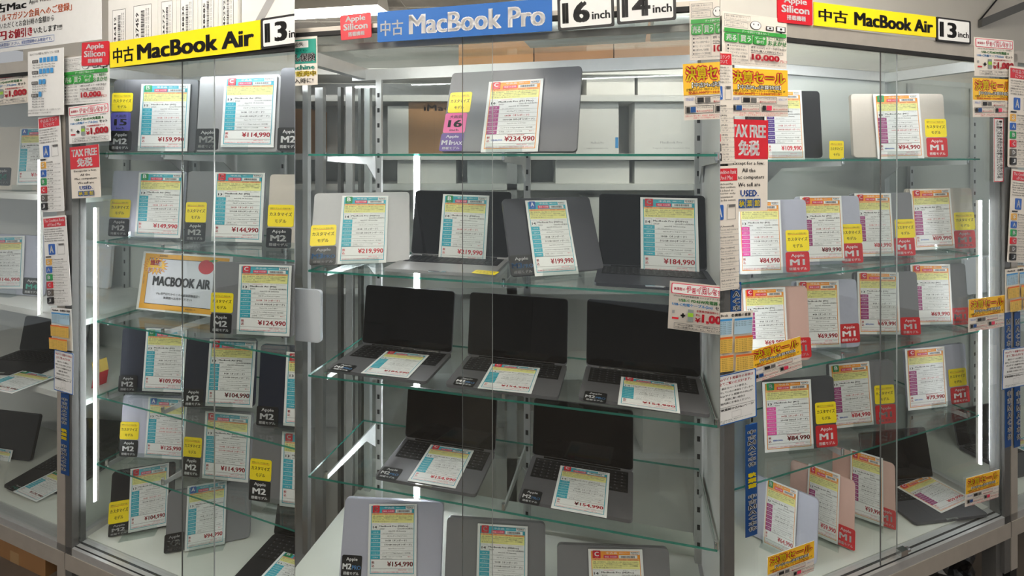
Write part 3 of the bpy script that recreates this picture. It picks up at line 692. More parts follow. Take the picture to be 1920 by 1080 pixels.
def mtag(a, b, c, d): return [('M2P', (a, b, c, d))]
lap_open(M, 2, (611, 698), (798, 723), .2, 540, 'base_grey', 'open grey laptop behind the flat 184,990 yen card', GM, 8, tags=mtag((636, 681), (670, 686), (654, 698), (617, 692)),
 card=('flat', ((736, 659), (817, 667), (752, 707), (664, 698)), '184,990', 'C', 'T', P2, 'C grade 184,990 yen card flat on the first third-shelf laptop'))
lap_open(M, 2, (834, 727), (1046, 753), .2, 554, 'base_grey', 'open grey laptop in the middle of the blue-sign third shelf', GM, 8, tags=mtag((862, 706), (898, 711), (885, 725), (846, 720)),
 card=('flat', ((930, 682), (1021, 691), (987, 737), (887, 727)), '154,990', 'C', 'T', P2, 'C grade 154,990 yen card flat in the middle of the third shelf'))
lap_open(M, 2, (1084, 753), (1332, 786), .2, 568, 'base_grey', 'open grey laptop at the end of the blue-sign third shelf', GM, 8, tags=mtag((1102, 734), (1140, 738), (1134, 757), (1088, 750)),
 card=('flat', ((1172, 707), (1275, 720), (1269, 774), (1150, 757)), '154,990', 'C', 'T', P2, 'C grade 154,990 yen card flat under the pink bordered flyer'))
lap_open(M, 3, (702, 900), (892, 935), .2, 735, 'base_grey', 'open grey laptop on the fourth shelf beside the empty shelf end', GM, 8, tags=mtag((722, 875), (757, 880), (741, 901), (704, 894)),
 card=('flat', ((815, 834), (895, 846), (847, 914), (756, 900)), '154,990', 'C', 'T', P2, 'C grade 154,990 yen card on the fourth shelf near the shelf end'))
lap_open(M, 3, (970, 943), (1186, 984), .2, 757, 'base_grey', 'open grey laptop on the fourth shelf above the orange card', GM, 8, tags=mtag((984, 917), (1020, 923), (1008, 948), (972, 940)),
 card=('flat', ((1059, 874), (1150, 888), (1130, 970), (1024, 950)), '154,990', 'C', 'T', P2, 'C grade 154,990 yen card on the fourth shelf above the orange card'))
lap_lid(M, 4, ((653, 935), (838, 941), (825, 1110), (635, 1098)), 'lavender', 'silver laptop at the bottom edge under the blue sign', GM, 12, None,
 [('M2P', 640, 1041, 678, 1082)], PC(((698, 945), (787, 945), (775, 1082), (683, 1082)), '154,990', 'C', 'T', P2, 'on the bottom silver laptop'))
lap_lid(M, 4, ((841, 970), (1032, 981), (1022, 1145), (832, 1130)), 'space_grey', 'pale grey laptop in the middle of the bottom edge', GM, 12, None,
 [], PC(((898, 982), (992, 987), (986, 1128), (890, 1120)), '154,990', 'C', 'T', P2, 'on the middle bottom laptop'))
lap_lid(M, 4, ((1054, 1021), (1268, 1028), (1262, 1190), (1046, 1180)), 'space_grey', 'grey laptop behind the orange card at the bottom edge', GM, 12, None,
 [], PC(((1109, 1030), (1211, 1030), (1206, 1175), (1102, 1172)), '149,990', 'C', 'O', P2, 'orange one at the bottom edge'))

# ------------------------------------------------------------------ laptops of the M1 case
GR = 'closed laptops standing in the M1 case'
A1 = lambda ram='8GB', rr_=0, ssd='512GB', sr_=0, col='カラー：スペースグレイ': AIR1 + (ram, rr_, ssd, sr_, col)
lap_lid(R, 0, ((1400, 170), (1536, 170), (1543, 299), (1404, 303)), 'black_metal', 'black laptop on the top shelf beside the red TAX FREE sign', GR,  4, (.20, .13),
 [('M1', 1424, 258, 1472, 299)], PC(((1428, 168), (1499, 170), (1513, 300), (1440, 302)), '109,990', 'C', 'V', A1('16GB', 1, '1000GB', 1), 'top shelf of the M1 case'))
lap_lid(R, 0, ((1591, 179), (1767, 173), (1776, 297), (1601, 300)), 'starlight', 'pale silver laptop on the top shelf of the M1 case', GR,  4, (.22, .10),
 [('Y', 1737, 223, 1777, 257), ('M1', 1741, 258, 1780, 294)], PC(((1636, 177), (1722, 176), (1734, 296), (1647, 299)), '94,990', 'B', 'O', A1('8GB', 0, '1000GB', 1), 'top shelf of the M1 case', '99,990'))
ytag = add_tag(None, 'Y', frame(R.at(1555, HY, .1) - UP * (CH - R.z[0]), R.u, R.b, UP), .066, .06)
tag(ytag, 'yellow custom model tag standing alone on the M1 top shelf', 'tag'); CAB[ytag.name] = 'R'
lap_lid(R, 1, ((1392, 376), (1522, 374), (1518, 512), (1386, 518)), 'lavender', 'silver laptop half hidden behind the TAX FREE sign', GR,  4, None,
 [('Y', 1475, 431, 1518, 471), ('M1', 1474, 472, 1518, 512)], PC(((1386, 376), (1469, 375), (1462, 512), (1385, 514)), '84,990', 'C', 'P', A1('16GB', 1, '512GB'), 'second shelf of the M1 case'))
lap_lid(R, 1, ((1497, 369), (1620, 367), (1618, 495), (1500, 500)), 'lavender', 'silver laptop behind the green-backed first 89,990 yen card', GR,  4, None,
 [('Y', 1579, 420, 1620, 456), ('M1', 1578, 456, 1618, 495)], PC(((1497, 369), (1585, 366), (1576, 490), (1508, 490)), '89,990', 'C', 'O', A1('16GB', 1, '512GB'), 'first of three along the second shelf'))
lap_lid(R, 1, ((1600, 363), (1722, 360), (1717, 481), (1604, 486)), 'space_grey', 'grey laptop behind the sliding door edges on the M1 second shelf', GR,  4, None,
 [('Y', 1679, 411, 1716, 446), ('M1', 1677, 446, 1716, 481)], PC(((1604, 363), (1677, 362), (1670, 480), (1606, 481)), '89,990', 'C', 'O', A1('16GB', 1, '512GB'), 'middle of three along the second shelf'))
lap_lid(R, 1, ((1702, 356), (1835, 350), (1830, 467), (1708, 472)), 'starlight', 'pale silver laptop at the end of the M1 second shelf', GR,  4, None,
 [('Y', 1792, 398, 1830, 431), ('M1', 1790, 432, 1829, 467)], PC(((1707, 356), (1791, 352), (1781, 466), (1714, 468)), '89,990', 'C', 'O', A1('16GB', 1, '512GB'), 'last of three along the second shelf', '94,990'))
lap_lid(R, 2, ((1402, 540), (1531, 538), (1520, 677), (1396, 684)), 'rose_gold', 'rose gold laptop on the third shelf behind a sale flyer', GR,  4, None,
 [('M1', 1482, 633, 1521, 671)], PC(((1399, 540), (1483, 539), (1467, 662), (1392, 668)), '69,990', 'C', 'O', A1(), 'on the rose gold third shelf laptop'))
lap_lid(R, 2, ((1490, 526), (1616, 526), (1613, 652), (1494, 660)), 'lavender', 'silver laptop on the M1 third shelf', GR,  4, None,
 [('M1', 1573, 607, 1612, 643)], PC(((1492, 526), (1577, 526), (1572, 650), (1498, 654)), '69,990', 'C', 'O', A1(), 'on the silver third shelf laptop'))
lap_lid(R, 2, ((1603, 510), (1727, 511), (1726, 630), (1608, 633)), 'space_grey', 'grey laptop behind the door edge on the M1 third shelf', GR,  4, None,
 [('M1', 1689, 595, 1726, 629)], PC(((1605, 510), (1687, 510), (1686, 628), (1612, 626)), '69,990', 'C', 'O', A1(), 'at the door edge of the third shelf', '74,990'))
lap_lid(R, 2, ((1705, 495), (1824, 497), (1818, 610), (1708, 616)), 'space_grey', 'grey laptop at the end of the M1 third shelf', GR,  4, None,
 [('M1', 1784, 577, 1818, 610)], PC(((1709, 495), (1788, 496), (1780, 607), (1710, 610)), '69,990', 'C', 'O', A1(), 'last on the M1 third shelf'))
lap_lid(R, 3, ((1432, 714), (1568, 707), (1570, 839), (1438, 852)), 'dark_grey', 'dark grey laptop on the fourth shelf nearest the blue strip', GR,  4, None,
 [('Y', 1529, 754, 1568, 794), ('M1', 1530, 797, 1570, 838)], PC(((1429, 717), (1520, 711), (1526, 841), (1435, 849)), '84,990', 'B', 'P', A1('16GB', 1, '256GB'), 'pink column, fourth shelf of the M1 case', '89,990'))
lap_lid(R, 3, ((1545, 684), (1678, 674), (1682, 795), (1560, 806)), 'space_grey', 'grey laptop behind the door edge on the M1 fourth shelf', GR,  4, None,
 [('Y', 1640, 722, 1677, 757), ('M1', 1642, 759, 1680, 794)], PC(((1549, 685), (1628, 677), (1640, 796), (1568, 803)), '84,990', 'B', 'O', A1('16GB', 1, '256GB'), 'purple column, fourth shelf of the M1 case', '89,990'))
lap_lid(R, 3, ((1686, 656), (1800, 643), (1818, 756), (1706, 772)), 'lavender', 'silver laptop at the end of the M1 fourth shelf', GR,  4, None,
 [('Y', 1779, 691, 1812, 724), ('M1', 1783, 725, 1818, 757)], PC(((1691, 656), (1764, 649), (1784, 761), (1709, 769)), '79,990', 'C', 'O', A1('16GB', 1, '256GB'), 'fourth shelf of the M1 case', '84,990'))
lap_lid(R, 4, ((1405, 880), (1540, 940), (1531, 1064), (1400, 1002)), 'lavender', 'silver laptop turned aside on the floor of the M1 case', GR, 14, None,
 [], PC(((1442, 898), (1505, 923), (1480, 1045), (1425, 1018)), '64,990', 'B', 'O', A1('8GB', 0, '256GB'), 'on the floor of the M1 case'))
lap_lid(R, 4, ((1490, 856), (1623, 908), (1601, 1037), (1478, 984)), 'rose_gold', 'rose gold laptop behind the first 59,990 yen card', GR, 14, None,
 [('M1', 1570, 988, 1606, 1034)], PC(((1523, 871), (1585, 894), (1561, 1017), (1503, 992)), '59,990', 'C', 'O', A1('8GB', 0, '256GB'), 'on the middle rose gold floor laptop'))
lap_lid(R, 4, ((1570, 832), (1699, 875), (1680, 998), (1560, 955)), 'rose_gold', 'rose gold laptop beside the door edge on the M1 floor', GR, 14, None,
 [('M1', 1646, 953, 1680, 996)], PC(((1604, 844), (1667, 863), (1645, 983), (1585, 962)), '59,990', 'C', 'O', A1('8GB', 0, '256GB'), 'on the floor laptop beside the door edge'))
lap_open(R, 4, (1716, 987), (1836, 925), .2, 806, 'dark_grey', 'open grey laptop on the floor of the M1 case', 'open laptops', 10, yaw=8, W=.30,
 card=('flat', ((1694, 907), (1751, 886), (1811, 940), (1752, 969)), '59,990', 'C', 'O', A1('8GB', 0, '256GB'), 'C grade price card reading 59,990 yen, lying on a keyboard'))

# ------------------------------------------------------------------ signs and sheets
def sign(cs, q, bg, items, label, cat='sign', d=-.018, r=.06, thick=.003, name='sign'):
    Mx, W, H = front_quad(cs, q, d)
    return sheet(name, Mx, W, H, items, label, cat, cs.key, 'signs along the top of the cases', bg, r, thick)
SIL = [('t', 'Apple', .17, .07, .83, .36, 'white_ink', .035, 2), ('t', 'Silicon', .10, .36, .90, .64, 'white_ink', .035, 2), ('t', '搭載機種', .25, .71, .79, .89, 'white_ink', .03, 2)]
def inch(n): return [('rr', 0, 0, 1, 1, 'ink', .08), ('rr', .05, .07, .95, .93, 'paper', .05), ('t', n, .085, .15, .575, .84, 'ink', .05, 3), ('t', 'inch', .61, .50, .93, .76, 'ink', .03, 2)]
sign(L, ((152, 80), (203, 77), (204, 121), (154, 124)), 'red', SIL, 'red Apple Silicon sign beside the glossy yellow sign')
sign(L, ((205, 80), (488, 37), (488, 93), (207, 127)), 'yellow', [('t', '中古', .025, .25, .18, .86, 'ink', .03, 2), ('t', 'MacBook Air', .205, .22, .965, .86, 'ink', .045, 3)], 'glossy yellow sign reading MacBook Air over the M2 case', r=0)
sign(L, ((489, 35), (577, 22), (577, 81), (490, 93)), 'ink', inch('13'), 'white sign reading 13 cut off beside the glossy yellow sign')
sign(M, ((637, 29), (694, 23), (697, 69), (640, 76)), 'red', SIL, 'red Apple Silicon sign beside the blue sign')
sign(M, ((705, 23), (1034, -4), (1036, 58), (710, 79)), 'sign_blue', [('t', '中古', .02, .30, .16, .82, 'white_ink', .02, 2), ('t', 'MacBook Pro', .195, .16, .965, .84, 'white_ink', .04, 3)], 'blue sign reading MacBook Pro in white letters', r=.04)
sign(M, ((1044, -4), (1150, -14), (1153, 48), (1047, 58)), 'ink', inch('16'), 'white sign reading 16 inch with black border')
sign(M, ((1155, -16), (1266, -26), (1269, 36), (1158, 46)), 'ink', inch('14'), 'white sign reading 14 inch, last in the blue sign row')
sign(R, ((1457, -12), (1523, -4), (1524, 48), (1459, 41)), 'red', SIL, 'red Apple Silicon sign beside the matt yellow sign')
sign(R, ((1526, 3), (1755, 32), (1755, 70), (1527, 48)), 'yellow', [('t', '中古', .03, .24, .25, .80, 'ink', .03, 2), ('t', 'MacBook Air', .30, .20, .97, .84, 'ink', .045, 3)], 'matt yellow sign reading MacBook Air over the M1 case', r=0)
sign(R, ((1756, 31), (1821, 40), (1819, 83), (1755, 77)), 'ink', inch('13'), 'white sign reading 13 inch with black border over the M1 case')

CHOI = [('rr', .03, .03, .97, .25, 'rose_red', .03), ('rr', .045, .045, .955, .235, 'paper', .025), ('t', '秋葉館の', .07, .11, .26, .18, 'pink_ink', .03), ('t', 'チョイ足しセット', .28, .06, .94, .22, 'rose_red', .10), ('t', 'チョイ足しセット', .29, .075, .93, .205, 'paper', -.005),
 ('t', '\\ iPhoneやiPadを急速充電 ストレスフリーな充電を /', .06, .27, .95, .31, 'ink', .01), ('t', 'USB-C PD45W充電器 &', .16, .33, .86, .41, 'green_ink', .03), ('t', 'USB-C充電ケーブル(2m)', .05, .43, .72, .51, 'sky_blue', .03), ('t', 'セット', .76, .43, .95, .51, 'ink', .03),
 ('r', .06, .60, .10, .66, 'light_ink'), ('r', .06, .74, .17, .78, 'red'), ('t', '+', .20, .64, .28, .74, 'ink', .06), ('r', .32, .55, .41, .80, 'can_grey'), ('r', .32, .62, .41, .70, 'can_green'),
 ('t', 'お客様感謝特価1セット', .46, .54, .90, .59, 'red_ink', .02), ('t', '税込', .45, .62, .52, .67, 'red_ink', .02), ('t', '¥', .44, .70, .53, .80, 'red_ink', .04), ('t', '1,000', .55, .61, .97, .82, 'red_ink', .05, 2),
 ('o', .10, .85, .97, .97, 'grey_ink', .006), ('t', 'iPhone15以降、USB-C搭載iPad Pro・Air', .16, .865, .92, .905, 'ink', .01), ('t', 'USB-C搭載MacBook・Pro・Airなどの充電に', .12, .915, .95, .955, 'ink', .01)]
SALE = [('r', .0, .0, 1, .56, 'sale_yellow'), ('t', '決算セール', .03, .03, .97, .34, 'red', .13), ('t', '決算セール', .045, .05, .955, .325, 'yellow', .03), ('t', '【中古Mac決算特価】', .14, .33, .88, .44, 'ink', .10), ('t', '【中古Mac決算特価】', .145, .34, .875, .43, 'paper', .0),
 ('t', '圧倒的コスパの「M1チップシリーズのMacBook」が', .05, .44, .95, .49, 'ink', .02), ('t', '全品5,000円〜10,000円引き!', .08, .49, .88, .55, 'red_ink', .03),
 ('o', .20, .59, .80, .72, 'ink', .008), ('r', .23, .61, .34, .70, 'ink'), ('r', .36, .61, .45, .70, 'grey_ink'), ('t', '14インチMacBook Pro', .49, .61, .78, .64, 'ink'), ('t', '最大10,000円引き', .50, .67, .78, .71, 'red_ink', .02),
 ('t', '対象商品は店頭で', .03, .60, .18, .66, 'blue_ink'), ('t', 'お早めにどうぞ', .83, .61, .97, .66, 'blue_ink'),
 ('o', .02, .75, .50, .89, 'ink', .008), ('r', .04, .77, .10, .87, 'ink'), ('r', .11, .77, .20, .87, 'deep_blue'), ('t', '13インチMacBook Pro', .22, .77, .48, .80, 'ink'), ('t', '最大10,000円引き', .21, .83, .48, .87, 'red_ink', .02),
 ('o', .52, .75, .99, .89, 'ink', .008), ('r', .54, .77, .60, .87, 'ink'), ('r', .61, .77, .70, .87, 'rose_red'), ('t', '13インチMacBook Air', .72, .77, .97, .80, 'ink'), ('t', '最大5,000円引き', .72, .83, .97, .87, 'red_ink', .02),
 ('t', '店頭とコスパ優先の購入、期間限定。数量限定となりますので売切れの際はご容赦ください', .02, .915, .98, .945, 'red_ink'), ('t', '決算セールは予告なく終了する場合があります', .15, .955, .85, .985, 'red_ink')]
DATA = [('o', .03, .04, .42, .15, 'grey_ink', .005), ('t', '最新の機種に買い替えたいけど', .05, .06, .40, .09, 'grey_ink'), ('t', 'データはどうしたらいいの', .05, .105, .36, .135, 'grey_ink'), ('o', .03, .17, .38, .28, 'grey_ink', .005), ('t', 'データ移行は難しそう…', .05, .19, .35, .22, 'grey_ink'), ('t', '誰かに頼めないかな', .05, .235, .32, .26, 'grey_ink'),
 ('p', [(.50 + .085 * math.cos(t * math.pi / 9), .20 + .085 * math.sin(t * math.pi / 9)) for t in range(18)][::-1], 'ink'), ('p', [(.50 + .077 * math.cos(t * math.pi / 9), .20 + .077 * math.sin(t * math.pi / 9)) for t in range(18)][::-1], 'paper'), ('r', .46, .17, .475, .20, 'ink'), ('r', .53, .17, .545, .20, 'ink'),
 ('r', .66, .19, .78, .27, 'ink'), ('r', .675, .20, .765, .255, 'paper'), ('r', .82, .17, .97, .28, 'ink'), ('r', .835, .18, .955, .265, 'paper'), ('r', .88, .28, .91, .31, 'ink'), ('t', '●', .70, .21, .74, .245, 'ink'), ('t', '●', .875, .20, .915, .245, 'ink'),
 ('r', .02, .31, .98, .385, 'sale_green'), ('t', 'データ移行で悩まない!!', .28, .325, .70, .37, 'white_ink', .02),
 ('rr', .03, .40, .22, .57, 'sale_green', .03), ('t', '売る', .05, .42, .20, .55, 'paper', .04), ('rr', .24, .40, .44, .57, 'sale_green', .03), ('t', '買う', .26, .42, .42, .55, 'paper', .04), ('rr', .46, .40, .66, .57, 'sale_green', .03), ('t', 'データ', .48, .415, .64, .48, 'paper', .03), ('t', '移行', .50, .49, .62, .555, 'paper', .03),
 ('t', '丸ごと秋葉館に', .68, .40, .97, .46, 'green_ink', .02), ('t', 'おまかせ', .68, .47, .98, .57, 'green_ink', .04),
 ('o', .04, .60, .38, .93, 'grey_ink', .004), ('t', '■ 4,980円からお得!', .06, .62, .33, .66, 'ink'), ('t', '■ プロの技術で安心!', .06, .685, .35, .725, 'ink'), ('t', '■ スピーディーに対応!', .06, .75, .36, .79, 'ink'), ('t', '■ 主要なMacを網羅!', .06, .815, .34, .855, 'ink'), ('t', '■ 店頭スタッフに直接相談!', .06, .88, .37, .915, 'ink'),
 ('t', '通常 15,000円 のデータ移行料金が', .41, .61, .97, .66, 'ink', .02), ('t', '中古Mac購入と同時ならなんと', .41, .68, .92, .73, 'ink', .02), ('r', .41, .738, .92, .745, 'ink'),
 ('t', '10,000', .42, .76, .86, .90, 'red_ink', .05, 2), ('t', '円に!!', .87, .84, .98, .90, 'red_ink', .02), ('t', '※データの容量や状態により別途料金がかかる場合があります。詳しくは店頭でご確認ください', .04, .945, .96, .97, 'grey_ink')]
def TAX(withlogo=True):
    it = [('r', 0, 0, 1, .43, 'red'), ('t', 'TAX FREE', .06, .05, .94, .20, 'white_ink', .05, 2), ('t', '免税', .24, .22, .78, .40, 'white_ink', .05, 2), ('t', 'Except for a few,', .12, .455, .90, .505, 'ink', .015), ('t', 'All the', .34, .53, .68, .575, 'ink', .015),
     ('t', 'Mac computers', .14, .605, .90, .66, 'ink', .015), ('t', 'We sell are', .24, .685, .80, .73, 'ink', .015), ('t', 'USED.', .30, .765, .76, .84, 'blue_ink', .03)]
    if withlogo:
        for i, c in enumerate('秋葉館'): it += [('r', .25 + i * .19, .865, .42 + i * .19, .96, 'deep_blue'), ('t', c, .265 + i * .19, .875, .405 + i * .19, .95, 'yellow', .03)]
    return it
GR_ = [('S', 'grade_s', '新品同様', 'Unused'), ('A', 'blue', '美品', 'Excellent Condition'), ('B', 'green', '良品', 'Fine Condition'), ('C', 'red', '並品', 'Fair Condition'), ('D', 'grade_d', '難あり品', 'Damaged'), ('J', 'ink', 'ジャンク品', 'Junk, sold as it is')]
def RANK(en):
    it = [('r', .04, .02, .96, .12, 'red')]
    if en: it += [('t', 'The Condition Rank', .08, .03, .92, .065, 'white_ink', .01), ('t', 'of Used Mac', .20, .075, .80, .11, 'white_ink', .01)]
    else: it += [('t', '中古品ランク', .12, .03, .88, .068, 'white_ink', .02), ('t', 'について', .25, .075, .75, .112, 'white_ink', .02)]
    tx = ('Our store ranks the used Macs', 'based on their conditions.', 'Each rank is based on', 'the exterior only.', 'The state of accessories is not', 'included in this content.') if en else ('当店の中古品は外観の状態により', 'ランク分けをしております。', 'ランクは外観のみを対象とし', '付属品は含まれておりません。', '詳しくはスタッフまで', 'お気軽にお尋ねください。')
    for i, s in enumerate(tx): it.append(('t', s, .05, .135 + i * .026, .80 + .1 * (i % 2), .153 + i * .026, 'ink', .01))
    it += [('rr', .20, .31, .46, .43, 'blue', .01), ('t', 'A', .25, .325, .41, .41, 'white_ink', .03), ('o', .58, .31, .88, .43, 'grey_ink', .003), ('r', .64, .31, .86, .33, 'grey_ink'), ('r', .06, .445, .30, .46, 'ink')]
    for i, (g, c, j, e) in enumerate(GR_):
        y = .475 + i * .086
        it += [('rr', .06, y, .28, y + .07, c, .008), ('t', g, .11, y + .012, .23, y + .055, 'white_ink', .03), ('t', '[%s]' % (e if en else j), .32, y + .002, .80 if en else .62, y + .02, 'ink', .02),
               ('t', 'ほとんど使用感のないきれいな状態' if not en else 'There are small scratches or', .32, y + .028, .95, y + .044, 'grey_ink'), ('t', 'です。' if not en else 'traces of being used.', .32, y + .05, .75, y + .066, 'grey_ink'), ('r', .30, y + .074, .97, y + .076, 'light_ink')]
    return it
WEIGHT = [('t', 'MacBook', .08, .03, .38, .075, 'ink', .02), ('t', '各機種の重量', .46, .03, .94, .085, 'ink', .02)]
for r in range(3):
    for c in range(2):
        x0, y0 = .04 + c * .48, .11 + r * .295; blue = r == 0
        WEIGHT += [('r', x0, y0, x0 + .44, y0 + .27, 'sheet_blue' if blue else 'sheet_gold'), ('r', x0, y0, x0 + .44, y0 + .035, 'sky_blue' if blue else 'orange_ink')]
        for i in range(3 if (blue and c) else 7):
            y = y0 + .05 + i * .03; WEIGHT += [('t', 'Air 13', x0 + .02, y, x0 + .13, y + .018, 'ink'), ('t', 'M%d 20%d' % (1 + i % 3, 18 + i), x0 + .16, y, x0 + .29, y + .018, 'ink'), ('t', '1.%dkg' % (24 + i * 3), x0 + .32, y, x0 + .42, y + .018, 'ink')]
WEB = [('rr', 0, 0, 1, 1, 'sign_blue', .03), ('rr', .03, .02, .97, .98, 'paper', .02), ('t', 'Webサイト掲載中の本体は', .07, .06, .93, .12, 'red_ink', .02), ('t', '全てご覧いただけます。', .12, .15, .88, .21, 'red_ink', .02), ('t', '展示スペースの都合上、', .18, .25, .78, .295, 'ink', .01), ('t', '陳列していない本体もございます。', .08, .325, .94, .37, 'ink', .01),
 ('t', 'Webサイト掲載中のMacが', .12, .40, .90, .445, 'ink', .01), ('t', '店頭に無い場合は', .25, .475, .72, .52, 'ink', .01), ('t', '販売員にお尋ねください。', .15, .55, .85, .595, 'ink', .01), ('r', .05, .645, .95, .65, 'ink'), ('t', '▼秋葉館中古Macページ', .07, .67, .92, .72, 'ink', .02), ('o', .40, .76, .62, .88, 'light_ink', .004), ('t', '最新の在庫は店頭の端末またはホームページを', .10, .90, .88, .925, 'grey_ink'), ('t', 'ご覧ください', .12, .935, .5, .96, 'grey_ink')]
BATT = [('t', 'Apple シリコン搭載 Mac 外部ディスプレイ対応数', .06, .03, .88, .075, 'ink')]
for i, (k, y) in enumerate(((5, .14), (4, .31), (2, .47), (1, .66))):
    BATT += [('rr', .13, y, .30, y + .05, 'grey_ink', .01), ('t', '最大%d台' % k, .15, y + .01, .28, y + .04, 'paper', .01)]
    for j in range(k): BATT.append(('r', .34 + j * .105, y - .025, .42 + j * .105, y + .05, 'sky_blue'))
    for j in range((2, 1, 3, 5)[i] - (1 if i == 3 else 0)): BATT.append(('t', ('Mac Studio M1 Ultra M2 Ultra', 'MacBook Pro M2 Max', 'MacBook Pro M1 Pro', 'MacBook Air')[i], .16, y + .07 + j * .04, (.78, .58, .56, .50)[i], y + .095 + j * .04, 'ink'))
BATT += [('t', '※対応数はモデルにより異なります。詳しくは店頭スタッフまで', .05, .90, .95, .93, 'ink'), ('t', '接続の際は変換ケーブルが必要です', .05, .945, .70, .97, 'ink')]
def STRIP(chars):
    it = []; n = len(chars); h = .9 / n
    for i, c in enumerate(chars):
        if c != ' ': it.append(('t', c, .14, .05 + i * h, .86, .05 + (i + .86) * h, 'paper' if c not in '秋葉館' else 'yellow', .08)); it.append(('t', c, .18, .05 + (i + .04) * h, .82, .05 + (i + .82) * h, 'ink' if c not in '秋葉館' else 'yellow', .015))
    return it
INS = [('r', .02, .05, .98, .55, 'teal_poster'), ('r', .02, .08, .82, .22, 'paper'), ('t', '破損 盗難 紛失', .05, .105, .72, .195, 'ink', .02), ('t', '「困ったときに」ことに。', .02, .25, .80, .30, 'ink', .02), ('t', 'あんしん保険', .02, .33, .97, .52, 'ink', .10), ('t', 'あんしん保険', .02, .34, .96, .51, 'paper', .06), ('t', 'あんしん保険', .02, .345, .96, .505, 'ink', .02),
 ('t', 'Mac machine', .0, .575, .95, .675, 'teal_poster', .04), ('t', 'チャージ販売中', .0, .70, .98, .82, 'yellow', .06), ('t', 'チャージ販売中', .01, .71, .97, .81, 'ink', .0), ('t', 'ぜひご購入時に!', .02, .85, .92, .96, 'ink', .02)]
def put(nm, cs, q, items, label, cat='poster', d=-.004, bg='paper', r=0, level=False, name='sheet'):
    Mx, W, H = front_quad(cs, q, d, level); return sheet(nm, Mx, W, H, items, label, cat, cs.key, 'paper sheets on the cases', bg, r)
# M2 case
put('sale_flyer', L, ((118, 108), (204, 100), (206, 190), (121, 198)), DATA, 'green printed data transfer flyer under the red Apple Silicon sign', d=-.014)
put('charger_flyer', L, ((128, 199), (206, 193), (207, 262), (130, 272)), CHOI, 'pink headed charger set flyer above the TAX FREE sign of the M2 case', d=-.0145)
put('tax_free_sign', L, ((132, 275), (186, 272), (188, 368), (134, 374)), TAX(), 'small red TAX FREE sign on the M2 case', 'sign', d=-.014, bg='ivory')
# blue-sign case
put('insurance_poster', M, ((506, 74), (594, 68), (596, 158), (508, 164)), INS, 'teal insurance poster cut off at the edge of the blue-sign case', d=-.015, bg='ivory')
put('sale_flyer', M, ((1294, 3), (1400, -4), (1398, 108), (1292, 114)), DATA, 'green printed data transfer flyer cut off beside the 14 inch sign', d=-.015, bg='ivory')
put('sale_flyer', M, ((1284, 120), (1396, 113), (1392, 221), (1279, 226)), SALE, 'yellow sale flyer cut off at the end of the blue-sign case', d=-.015, bg='ivory')
put('charger_flyer', M, ((1257, 527), (1372, 538), (1366, 630), (1251, 615)), CHOI, 'pink bordered charger flyer beside the 184,990 yen card', bg='ivory')
# M1 case
put('sale_flyer', R, ((1352, 18), (1474, 38), (1476, 128), (1356, 122)), DATA, 'green printed data transfer flyer above the sale flyer of the M1 case', d=-.0165, bg='ivory')
put('sale_flyer', R, ((1364, 128), (1476, 131), (1478, 220), (1368, 217)), SALE, 'large yellow sale flyer above the big TAX FREE sign', d=-.017, bg='ivory')
put('tax_free_sign', R, ((1360, 222), (1436, 226), (1443, 394), (1370, 398)), TAX(), 'big red TAX FREE sign on the M1 case', 'sign', d=-.0175, bg='ivory')
put('rank_sheet', R, ((1334, 95), (1372, 97), (1378, 306), (1340, 308)), RANK(False), 'tall rank list cut off beside the big TAX FREE sign', d=-.022, bg='ivory', r=.02)
put('rank_sheet', R, ((1326, 312), (1378, 311), (1392, 540), (1336, 548)), RANK(True), 'English condition rank sheet cut off beside the 84,990 yen card', d=-.022, bg='ivory', r=.02)
put('blue_strip', R, xywh(1370, 530, 1390, 600), STRIP('ＭＡＣ本体'), 'blue strip above the weight table of the M1 case', 'label strip', d=-.013, bg='deep_blue', level=True)
put('weight_table', R, ((1332, 588), (1408, 582), (1412, 690), (1334, 700)), WEIGHT, 'weight table sheet over the post of the M1 case', d=-.015, bg='ivory')
put('sale_flyer', R, ((1408, 658), (1500, 630), (1504, 690), (1412, 718)), SALE, 'tilted yellow sale flyer above the fourth shelf of the M1 case', d=-.01, bg='ivory')
put('web_notice', R, ((1336, 708), (1416, 690), (1420, 780), (1340, 802)), WEB, 'blue bordered notice under the tilted sale flyer', d=-.017, bg='ivory')
put('blue_strip', R, xywh(1398, 795, 1420, 1005), STRIP('中古ＭＡＣ本体 秋葉館 中古ＭＡＣ本体'), 'long blue strip down the post beside the floor laptops', 'label strip', d=-.013, bg='deep_blue', level=True)
put('sale_flyer', R, ((1437, 1046), (1524, 1014), (1528, 1070), (1441, 1102)), SALE, 'yellow sale flyer at the bottom edge of the M1 case', d=-.008, bg='ivory')
put('sale_flyer', R, ((1811, 898), (1873, 880), (1873, 932), (1810, 950)), SALE, 'yellow sale flyer beside the flat 59,990 yen card', d=-.008, bg='ivory')
put('sale_flyer', R, ((1816, 562), (1882, 553), (1884, 612), (1816, 623)), SALE, 'small yellow sale flyer beside the end of the third shelf', d=-.014, bg='ivory')
put('charger_flyer', R, ((1828, 69), (1902, 76), (1900, 145), (1826, 142)), CHOI, 'pink headed charger flyer under the end of the yellow rail', d=-.014, bg='ivory')
put('sale_flyer', R, ((1825, 146), (1899, 149), (1897, 220), (1823, 219)), SALE, 'small yellow sale flyer under the charger flyer', d=-.014, bg='ivory')
VERT = [('o', 0, 0, 1, 1, 'red_ink', .012)]
for cx_, s in ((.55, '一ケース内の製品の状態確認をご希望の際は'), (.15, 'お気軽にスタッフまでお申し付けください。')):
    for i, c in enumerate(s): VERT.append(('t', c, cx_, .03 + i * .046, cx_ + .30, .03 + (i + .88) * .046, 'ink', .02))
